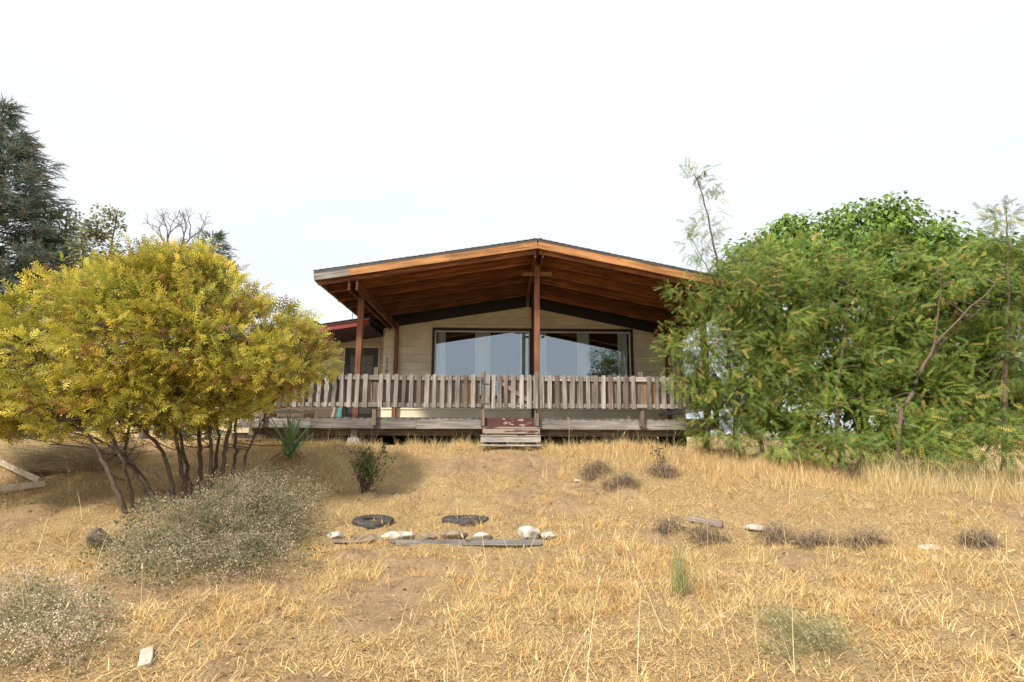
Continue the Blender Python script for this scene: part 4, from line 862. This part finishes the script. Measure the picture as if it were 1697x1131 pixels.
def bare_tree(name, label, px_base, px_top, Y, r0, seed, spread=.55, depth=5):
    b = at(*px_base, Y); b.z = Hs(b.x, b.y); tp = at(*px_top, Y); t = plant(name, label, 'tree', b, 'bare trees behind the golden bush'); rr = np.random.default_rng(seed); out = []; Ht = tp.z - b.z
    def grow(p, d, l, r, k):
        n = 5; s = np.linspace(0, 1, n)[:, None]; bend = rr.normal(0, .12, 3); bend[2] += .12; P = p + d * l * s + bend * l * s ** 2; out.append((P, np.linspace(r, r * .62, n)))
        if k == 0: return
        nd = P[-1] - P[-2]; nd /= np.linalg.norm(nd)
        for j in range(rr.integers(2, 4)):
            v = nd + rr.normal(0, spread, 3) + np.array([0, 0, .12]); v /= np.linalg.norm(v); grow(P[-1] if j < 2 else P[3], v, l * rr.uniform(.6, .85), r * .6, k - 1)
        for j in range(2): v = nd + rr.normal(0, .9, 3); v /= np.linalg.norm(v); grow(P[rr.integers(1, 4)], v, l * .35, r * .25, 0)
    P0 = np.array(b) - [0, 0, .1]; f = .56; out.append((np.stack([P0, P0 + [0, 0, Ht * f * .5], P0 + [.1, 0, Ht * f]]), np.array([r0 * 1.5, r0 * 1.2, r0])))
    grow(P0 + [.1, 0, Ht * f], np.array([.05, 0, 1.]), Ht * .15, r0, depth)
    V_, F_ = tubes(out[:1], 7); part('trunk', arr_mesh('trunk', V_, F_, None, True), M['barkdead'], t); V_, F_ = tubes(out[1:], 5); part('branches', arr_mesh('branches', V_, F_), M['barkdead'], t)['kind'] = 'stuff'
bare_tree('dead_tree', 'bare grey dead tree with upswept forked branches behind the golden bush', (238, 725), (246, 348), 24, .13, 12, .5, 6)
bare_tree('dead_sapling', 'thin bare twiggy sapling between the dead tree and the dark conifer', (300, 724), (305, 382), 23, .05, 5, .4, 4)
# tree behind the viewer, mirrored in the window
mt = Vector((8.6, -12.5, 0)); mt.z = Hs(mt.x, mt.y)
Em = [(np.array([8.9, -12.5, 5.2]), np.array([1.7, 1.6, 2.6])), (np.array([8.3, -12.5, 7.4]), np.array([1.0, 1.0, 1.4])), (np.array([7.2, -12.3, 5.6]), np.array([.9, .9, .7])), (np.array([10.4, -12.6, 4.6]), np.array([1.2, 1.2, 2.2]))]
tr = np.stack([np.linspace(8.6, 8.4, 8), np.full(8, -12.5), np.linspace(mt.z - .1, 7.6, 8)], 1)
leafy('yard_tree', 'leafy tree mirrored in the window glass', 'tree', mt, Em, 150, 22, .45, LEAF4, (.14, .24), [(.05, .08, .025), (.035, .06, .02)], [(tr, np.linspace(.16, .03, 8))], droop=.5, nb=50)

# ---- baby's breath mounds (wispy dry bushes)
def wispy(name, label, base, E, ndot, nstem, dot, colors, stemcol, green=None, ngreen=0, lo=.35, group='wispy dried bushes', clump=.16, npc=70):
    t = plant(name, label, 'bush', base, group); A = Acc()
    P, D, K = cluster_points(E, max(1, ndot // npc), npc, clump, lo, .02); n = len(P); kc = rng.normal(0, .12, ndot)[K][:, None]
    A.add(*inst(*LEAF4, P, unit(n), unit(n), rng.uniform(dot * .6, dot * 1.5, n), pal(n, colors, .15) * (1 + kc)))
    part('flower_heads', A.mesh('flower_heads'), M['dry'], t)['kind'] = 'stuff'
    A = Acc(); j = rng.choice(n, min(nstem, n), replace=False); q = P[j]; roots = np.array([e[0] for e in E])[rng.integers(0, len(E), len(j))]; roots = roots + rng.normal(0, .18, roots.shape); roots[:, 2] = H(roots[:, 0], roots[:, 1])
    tt = rng.uniform(.25, .75, (len(j), 1)); a = roots * (1 - tt) + q * tt + np.array([0, 0, .06]) * rng.random((len(j), 1)); d = q - a; l = np.linalg.norm(d, axis=1)
    STK = (np.array([[0, -.004, 0], [.5, -.003, .03], [1, 0, 0], [.5, .003, .03]]), np.array([[0, 1, 2, 3]]))
    sv_ = STK[0][None] * 1.0; A.add(*inst(STK[0] * np.array([1, 1, 1]), STK[1], a, d, unit(len(j)), l, pal(len(j), stemcol)))
    part('stems', A.mesh('stems'), M['dry'], t)['kind'] = 'stuff'
    if green is not None:
        Pg, Dg, Kg = cluster_points(E, ngreen // 40, 40, clump * 1.2, .1, .02); Ag = Acc(); m_ = len(Pg)
        Ag.add(*inst(*LEAF4, Pg, Dg + unit(m_) * .6, unit(m_), rng.uniform(dot * 1.5, dot * 3.2, m_), pal(m_, green))); part('leaves', Ag.mesh('leaves'), M['leaf'], t)['kind'] = 'stuff'
    return t
GD = [(.50, .41, .28), (.40, .33, .22), (.60, .50, .36), (.30, .25, .16)]
wb0 = gnd(350, 965)
wispy('wispy_bush', 'large grey-green wispy bush under the stems of the golden bush', wb0, ell_px([(340, 905, 8.0, 165, 85, 1.0), (440, 860, 8.6, 100, 75, .9), (250, 935, 7.6, 95, 60, .8), (390, 830, 8.9, 90, 50, .7), (300, 880, 8.3, 110, 60, .8), (480, 900, 8.4, 60, 60, .7), (330, 960, 7.3, 130, 55, .6), (220, 965, 7.2, 80, 45, .5), (450, 820, 9.0, 70, 45, .6), (330, 945, 6.7, 125, 62, .6), (240, 960, 6.5, 85, 55, .5), (430, 925, 6.9, 80, 55, .5)]), 95000, 3500, .0145, GD, [(.25, .21, .13), (.16, .17, .09), (.32, .26, .17)],
      [(.17, .19, .085), (.22, .235, .12), (.13, .16, .075)], 16000)
wispy('wispy_bush', 'pale pinkish-tan wispy bush in the straw below the big grey-green one', gnd(70, 1120), ell_px([(40, 1060, 5.0, 130, 90, .6), (130, 1040, 5.2, 70, 60, .4), (20, 990, 5.3, 80, 45, .5), (60, 1125, 4.7, 120, 60, .5), (50, 1090, 4.4, 130, 70, .4), (120, 1070, 4.6, 60, 55, .35)]), 60000, 3000, .0125, [(.68, .53, .39), (.56, .43, .30), (.76, .62, .47), (.43, .33, .22)], [(.4, .32, .2), (.25, .24, .12)], [(.20, .24, .10), (.26, .28, .13)], 3000, clump=.10)
wispy('wispy_bush', 'tan dried wispy mound behind the raised bed boards', gnd(110, 800), ell_px([(120, 765, 11.4, 85, 30, .9), (60, 755, 11.8, 60, 25, .8), (180, 780, 11.2, 50, 26, .6), (215, 760, 11.8, 40, 30, .6)]), 26000, 6000, .014, [(.46, .36, .25), (.38, .29, .19), (.52, .42, .31), (.30, .23, .14)], [(.42, .33, .2), (.3, .25, .14)], clump=.17)
wispy('wispy_bush', 'dried grey-brown wispy tuft below the raised bed board', gnd(60, 845), ell_px([(55, 832, 10.4, 65, 18, .4)]), 6000, 1600, .012, [(.33, .26, .17), (.26, .2, .13)], [(.3, .24, .14)], clump=.12)
wispy('wispy_bush', 'sparse grey-green wispy plant in straw well away from the other bushes', gnd(1330, 1110), ell_px([(1330, 1070, 4.9, 95, 55, .4), (1380, 1100, 4.7, 60, 45, .35), (1290, 1040, 5.1, 55, 40, .35), (1330, 1085, 4.4, 90, 55, .35), (1395, 1070, 4.4, 55, 45, .3), (1290, 1100, 4.3, 70, 50, .3)]), 5000, 2500, .010, [(.42, .36, .24), (.34, .31, .2), (.5, .42, .3)], [(.22, .24, .11), (.3, .28, .15)], [(.38, .36, .17), (.44, .41, .22), (.30, .31, .13)], 3600, lo=.2, clump=.10)

# ---- yucca : every sword leaf a part
yb = gnd(478, 768); yucca = plant('yucca_plant', 'yucca with stiff green sword leaves and dried pale flower stalk', 'plant', yb)
YB_ = np.array([yb.x, yb.y, Hs(yb.x, yb.y) + .18])
for k in range(54):
    deadl = k >= 38; az = rng.uniform(0, 2 * np.pi); th0 = rng.uniform(.02, .75) if not deadl else rng.uniform(1.0, 1.6); Ln = rng.uniform(.55, .85) if not deadl else rng.uniform(.3, .5)
    c = pal(1, [(.25, .40, .17), (.33, .47, .22), (.20, .33, .16)] if not deadl else [(.40, .29, .16), (.28, .23, .18), (.5, .38, .22)])
    V_, F_, Cc = ribbons(YB_[None] + rng.normal(0, .04, (1, 3)), np.array([az]), np.array([Ln]), np.array([th0]), np.array([th0 + (rng.uniform(.05, .35) if not deadl else 1.1)]), np.array([.062]), 6, c, 1.5)
    V2 = V_.copy(); V2[:, 2] += .004; part('leaf', arr_mesh('leaf', np.concatenate([V_, V2]), np.concatenate([F_, F_[:, ::-1] + len(V_)]), np.concatenate([Cc, Cc])), M['leaf'], yucca)
sp = np.stack([np.linspace(YB_[0], at(482, 655, yb.y).x, 8), np.full(8, yb.y), np.linspace(YB_[2], at(482, 648, yb.y).z, 8)], 1); V_, F_ = tubes([(sp, np.linspace(.016, .006, 8))], 6)
part('flower_stalk', arr_mesh('flower_stalk', V_, F_, np.tile([.5, .38, .24], (len(V_), 1))), M['dry'], yucca)
A = Acc(); pp = sp[4] + (sp[-1] - sp[4]) * rng.random((46, 1)) + np.stack([rng.normal(0, .10, 46), rng.normal(0, .08, 46), rng.normal(0, .02, 46)], 1)
A.add(*inst(*LEAF, pp, unit(46), unit(46), rng.uniform(.06, .11, 46), pal(46, [(.62, .48, .34), (.52, .40, .27)]))); part('seed_pods', A.mesh('seed_pods'), M['dry'], yucca)

# ---- small shrubs
def shrub(name, label, px, py, hpx, wpx, nst, palette, leaf, nl, redtip=None, sp_=.5):
    g = gnd(px, py); g.z = Hs(g.x, g.y); t = plant(name, label, 'shrub', g); h = hpx / ppm(g.y); wd = wpx / ppm(g.y); paths, pos, X = [], [], []
    for k in range(nst):
        e = np.array([g.x + rng.normal(0, wd * .3), g.y + rng.normal(0, wd * .25), g.z + h * rng.uniform(.6, 1.05)]); Pp = curve_path(np.array(g) + np.array([rng.normal(0, .05), rng.normal(0, .04), -.03]), e, .08, 7); paths.append((Pp, np.linspace(.007, .002, 7)))
        s = rng.uniform(.3, 1, nl); q = np.stack([np.interp(s, np.linspace(0, 1, 7), Pp[:, i]) for i in range(3)], 1); pos.append(q + rng.normal(0, .035, q.shape)); X.append(unit(nl) + np.array([0, 0, .25]))
    V_, F_ = tubes(paths, 5); part('stems', arr_mesh('stems', V_, F_, None, True), M['bark'], t); pos = np.concatenate(pos); X = np.concatenate(X); n = len(pos)
    A = Acc(); c = pal(n, palette); A.add(*inst(*LEAF4, pos, X, unit(n) + np.array([0, 0, .8]), rng.uniform(leaf * .6, leaf * 1.3, n), c)); part('foliage', A.mesh('foliage'), M['leaf'], t); return t
shrub('rose_bush', 'small leafy green shrub on the slope in front of the deck', 606, 815, 72, 58, 34, [(.09, .15, .035), (.13, .19, .05), (.07, .11, .03), (.17, .11, .05)], .05, 26)
shrub('stunted_shrub', 'tiny half-dead shrub with a few dark leaves on the grassy crest', 1096, 780, 46, 34, 9, [(.08, .11, .035), (.11, .12, .05)], .045, 9)
gb = gnd(1130, 995); gb.z = Hs(gb.x, gb.y); br = plant('green_weed', 'single upright feathery green weed in the straw', 'plant', gb); n = 80
V_, F_, Cc = ribbons(np.array(gb)[None] + np.stack([rng.normal(0, .05, n), rng.normal(0, .05, n), rng.random(n) * .15], 1), rng.uniform(0, 6.28, n), rng.uniform(.2, .5, n), rng.uniform(0, .15, n), rng.uniform(.1, .5, n), np.full(n, .006), 4, pal(n, [(.20, .29, .10), (.27, .33, .13), (.33, .35, .16)]))
part('stems', arr_mesh('stems', V_, F_, Cc), M['leaf'], br)
# ---- dead grey root clumps on the bank
for px, py, wpx, lab in [(1172, 900, 60, 'grey dead grass clump hanging below the short tan board'), (1285, 903, 46, 'grey dead grass clump under the flat white stone'), (1345, 915, 62, 'grey dead grass clump on the bank, between two others'), (1428, 912, 72, 'widest grey dead grass clump on the bank edge'),
                         (1618, 912, 50, 'grey dead clump alone on the slope by the chalk-white stone'), (985, 795, 50, 'grey matted clump on the bare soil ledge'), (1028, 812, 56, 'grey matted clump below the soil ledge'), (1097, 795, 44, 'grey matted clump around the foot of the stunted shrub'), (1400, 800, 44, 'grey matted clump high on the bank toward the locusts'), (1105, 890, 36, 'small grey clump beside the tan board')]:
    g = gnd(px, py - 12); s = wpx / ppm(g.y); n = 800; o = np.stack([rng.normal(0, s * .28, n).clip(-s * .5, s * .5), rng.normal(0, .08, n).clip(-.15, .15), np.zeros(n)], 1) + np.array([g.x, g.y, 0]); o[:, 2] = H(o[:, 0], o[:, 1]) + rng.uniform(-.02, .17, n)
    V_, F_, Cc = ribbons(o, rng.normal(-1.57, .9, n), rng.uniform(.10, .26, n), rng.uniform(.4, 1.4, n), rng.uniform(1.9, 2.9, n), np.full(n, .007), 3, pal(n, [(.22, .17, .14), (.15, .12, .10), (.32, .25, .19), (.52, .38, .20)]))
    me = arr_mesh('dead_grass_clump', V_, F_, Cc); me.transform(Matrix.Translation((-g.x, -g.y, -Hs(g.x, g.y)))); setmat(me, M['dry']); ob = bpy.data.objects.new('dead_grass_clump', me); link(ob, None, Matrix.Translation((g.x, g.y, Hs(g.x, g.y)))); tag(ob, lab, 'grass clump', 'grey dead clumps on the bank')

# ================================================================== DRY GRASS
STR = [(.80, .58, .26), (.72, .50, .20), (.84, .66, .36), (.60, .39, .16), (.76, .53, .21), (.46, .30, .13), (.52, .42, .28)]
PALE = [(.82, .68, .42), (.74, .59, .33), (.66, .50, .26)]
def scatter(n, x0, x1, y0, y1, keep, near=1.0):
    y = y0 + (y1 - y0) * rng.random(n) ** near; x = (x0 + (x1 - x0) * rng.random(n)) * (y + 3) / (y1 + 3); k = rng.random(n) < keep(x, y); return x[k], y[k]
def grass(name, label, A_, mat='straw'):
    o = bpy.data.objects.new(name, A_.mesh(name)); setmat(o.data, M[mat]); link(o); o['kind'] = 'stuff'; o['label'] = label; o['category'] = 'grass'; return o
def cover(x, y): return (1 - .90 * bare(x, y)) * (.25 + .75 * sstep(-.25, .2, vnoise(x * 1.3, y * 1.3, 41) + .7 * vnoise(x * 4, y * 4, 42) + .4 * vnoise(x * 9, y * 9, 43))) * np.where((y > 12.65) & (x > DXL) & (x < DXR), .0, 1)
A = Acc()                                          # matted litter
x, y = scatter(185000, -14, 14.5, 2.6, 13.0, cover, .95); n = len(x); p = np.stack([x, y, H(x, y) + .004], 1)
A.add(*ribbons(p, rng.uniform(0, 6.28, n), rng.uniform(.04, .14, n), rng.uniform(.1, 1.4, n), rng.uniform(.7, 2.2, n), rng.uniform(.004, .009, n), 2, pal(n, STR + [(.26, .155, .07)], .25)))
grass('matted_straw', 'matted golden straw litter covering the slope', A)
A = Acc()                                          # tufts
x, y = scatter(11000, -14, 14.5, 2.6, 12.9, lambda a, b: cover(a, b) * sstep(-.15, .3, vnoise(a * .9, b * .9, 51) + .4 * vnoise(a * 3, b * 3, 52)), 1.1); m_ = len(x); nb_ = 14
xx = np.repeat(x, nb_) + rng.normal(0, .035, m_ * nb_); yy_ = np.repeat(y, nb_) + rng.normal(0, .035, m_ * nb_); n = len(xx); hh = np.repeat(rng.uniform(.08, .24, m_), nb_) * rng.uniform(.6, 1.2, n)
A.add(*ribbons(np.stack([xx, yy_, H(xx, yy_) - .005], 1), rng.uniform(0, 6.28, n), hh, rng.uniform(.0, .5, n), rng.uniform(.5, 1.7, n), rng.uniform(.0035, .007, n), 3, np.repeat(pal(m_, STR, .12), nb_, 0) * rng.uniform(.8, 1.2, (n, 1))))
grass('dry_grass_tufts', 'short golden dry grass tufts on the slope', A)
A = Acc()                                          # taller fringe along the deck and under the trees
def fringe(n, px0, px1, y0, y1, h0, h1, cols):
    x = at(px0, 740, y0).x + (at(px1, 740, y0).x - at(px0, 740, y0).x) * rng.random(n); y = y0 + (y1 - y0) * rng.random(n); k = vnoise(x * 2.2, y * 2.2, 61) + .5 * vnoise(x * 7, y * 7, 62) > -.25; x, y = x[k], y[k]; n = len(x)
    A.add(*ribbons(np.stack([x, y, H(x, y) - .01], 1), rng.uniform(0, 6.28, n), rng.uniform(h0, h1, n) * rng.uniform(.6, 1.25, n), rng.uniform(0, .25, n), rng.uniform(.1, 1.0, n), rng.uniform(.004, .007, n), 3, pal(n, cols, .18)))
fringe(9000, 430, 1250, 12.0, 12.7, .06, .17, PALE + STR[:2]); fringe(900, 500, 1200, 12.3, 12.7, .15, .38, [(.50, .40, .22), (.42, .36, .2), (.28, .28, .12)])
fringe(10000, 900, 1760, 11.2, 12.3, .10, .26, PALE + STR); fringe(7000, 1180, 1760, 10.6, 11.9, .12, .30, STR + PALE); fringe(2600, 1480, 1780, 10.2, 11.6, .35, .75, PALE + [(.45, .42, .2)]); fringe(3500, -40, 480, 11.2, 12.6, .08, .2, STR)
grass('tall_fringe_grass', 'taller pale dry grass fringing the deck and the trees', A)
A = Acc()                                          # long single stalks with seed heads
def stalks(x, y, h0, h1):
    n = len(x); az = rng.uniform(0, 6.28, n); Ln = rng.uniform(h0, h1, n); a = rng.uniform(0, 1.15, n); b = a + rng.uniform(.05, .9, n); c = pal(n, PALE)
    V_, F_, Cc = ribbons(np.stack([x, y, H(x, y) - .01], 1), az, Ln, a, b, np.full(n, .006), 7, c, 1.6); A.add(V_, F_, Cc)
    tip = V_.reshape(n, -1, 3)[:, -2:].mean(1); pre = V_.reshape(n, -1, 3)[:, -4:-2].mean(1); d = tip - pre; k = rng.random(n) < .6
    HEAD = (np.array([[0, 0, 0], [.3, -.10, 0], [1, 0, -.08], [.3, .10, 0], [.3, 0, .10], [.3, 0, -.10]]), np.array([[0, 1, 2, 3], [0, 4, 2, 5]]))
    A.add(*inst(*HEAD, tip[k] - d[k] * .2, d[k], unit(k.sum()), rng.uniform(.04, .085, k.sum()), pal(k.sum(), PALE)))
x, y = scatter(3000, -13, 14, 3.0, 11.5, lambda a, b: (.3 + .7 * cover(a, b)) * .6 * (.35 + .65 * sstep(-2, 3, a))); stalks(x, y, .25, .8)
x = at(900, 740, 12.3).x + rng.random(90) * 9; stalks(x, 11.6 + .9 * rng.random(90), .4, .8)
x = at(1560, 760, 11).x + rng.random(70) * 3.2; stalks(x, 10.4 + 1.2 * rng.random(70), .6, 1.15)
grass('grass_stalks', 'long bent straw stalks with seed heads standing over the slope', A)
A = Acc()                                          # small clods and fallen twigs
x, y = scatter(34000, -13, 14, 3, 12.5, lambda a, b: .15 + .85 * bare(a, b)); n = len(x)
OCT = (np.array([[1, 0, 0], [-1, 0, 0], [0, 1, 0], [0, -1, 0], [0, 0, .8], [0, 0, -.8]], float) * .5, np.array([[0, 2, 4, 4], [2, 1, 4, 4], [1, 3, 4, 4], [3, 0, 4, 4]]))
OCT = (OCT[0], np.array([[0, 2, 4], [2, 1, 4], [1, 3, 4], [3, 0, 4]]))
V_, F_, Cc = inst(*OCT, np.stack([x, y, H(x, y)], 1), unit(n), np.tile([0, 0, 1.], (n, 1)) + unit(n) * .3, rng.gamma(1.8, .010, n), pal(n, [(.33, .22, .125), (.26, .17, .1), (.42, .3, .18)]))
o = bpy.data.objects.new('soil_clods', arr_mesh('soil_clods', V_, F_, Cc)); setmat(o.data, M['dry']); link(o); o['kind'] = 'stuff'; o['label'] = 'crumbly tan soil clods on the bare patches'; o['category'] = 'soil'

# ================================================================== FAR HILLSIDE
hx, hy = -46.0, 118.0
d = ray(503, 528); 
hp_ = EYE + d * (118 / d.y); hz = Hs(hp_.x, 118)
far = thing('hillside_house', 'small far-off house with a low brown roof on the dry hill', 'house', (hp_.x, 118, hz))
prism('wall', [(hp_.x - 4, hz - 1), (hp_.x + 2.0, hz - 1), (hp_.x + 2.0, hp_.z - .3), (hp_.x - 4, hp_.z - .3)], 118, 124, M['creamwing'], far)
prism('roof', [(hp_.x - 4.6, hp_.z - .5), (hp_.x + 2.6, hp_.z - .5), (hp_.x + .2, hp_.z + .75), (hp_.x - 2.4, hp_.z + .75)], 117.4, 124.6, M['rockbrown'], far)
A = Acc(); n = 900; x = rng.uniform(-110, 15, n); y = rng.uniform(70, 170, n); k = np.repeat(np.arange(n), 12); u = unit(len(k)) * np.array([1, 1, .7]) * np.repeat(rng.uniform(.4, 1.0, n), 12)[:, None]
P = np.stack([x, y, H(x, y) + .3], 1)[k] + u; A.add(*inst(*LEAF4, P, unit(len(k)), unit(len(k)), rng.uniform(.3, .6, len(k)), pal(len(k), [(.16, .15, .08), (.11, .12, .06), (.24, .2, .12)])))
o = bpy.data.objects.new('hillside_scrub', A.mesh('hillside_scrub')); setmat(o.data, M['leaf']); link(o); o['kind'] = 'stuff'; o['label'] = 'low olive scrub dotted over the far dry hillside'; o['category'] = 'scrub'
# aerial mast behind the wing roof
am = at(584, 524, 19.0); V_, F_ = tubes([(np.array([[am.x, 19.0, wz(am.x) + .15], [am.x, 19.0, at(584, 505, 19.0).z]]), np.array([.014, .010]))], 6)
o = bpy.data.objects.new('aerial_mast', arr_mesh('aerial_mast', V_, F_)); setmat(o.data, M['metal']); link(o); tag(o, 'thin grey mast standing on the red-edged wing roof', 'mast')
# flat slab by the deck end
rock('stone', 'flat grey slab leaning beside the deck end under the locust', 1262, 712, 44, 18, M['concrete'], .6, .15, seed=14)
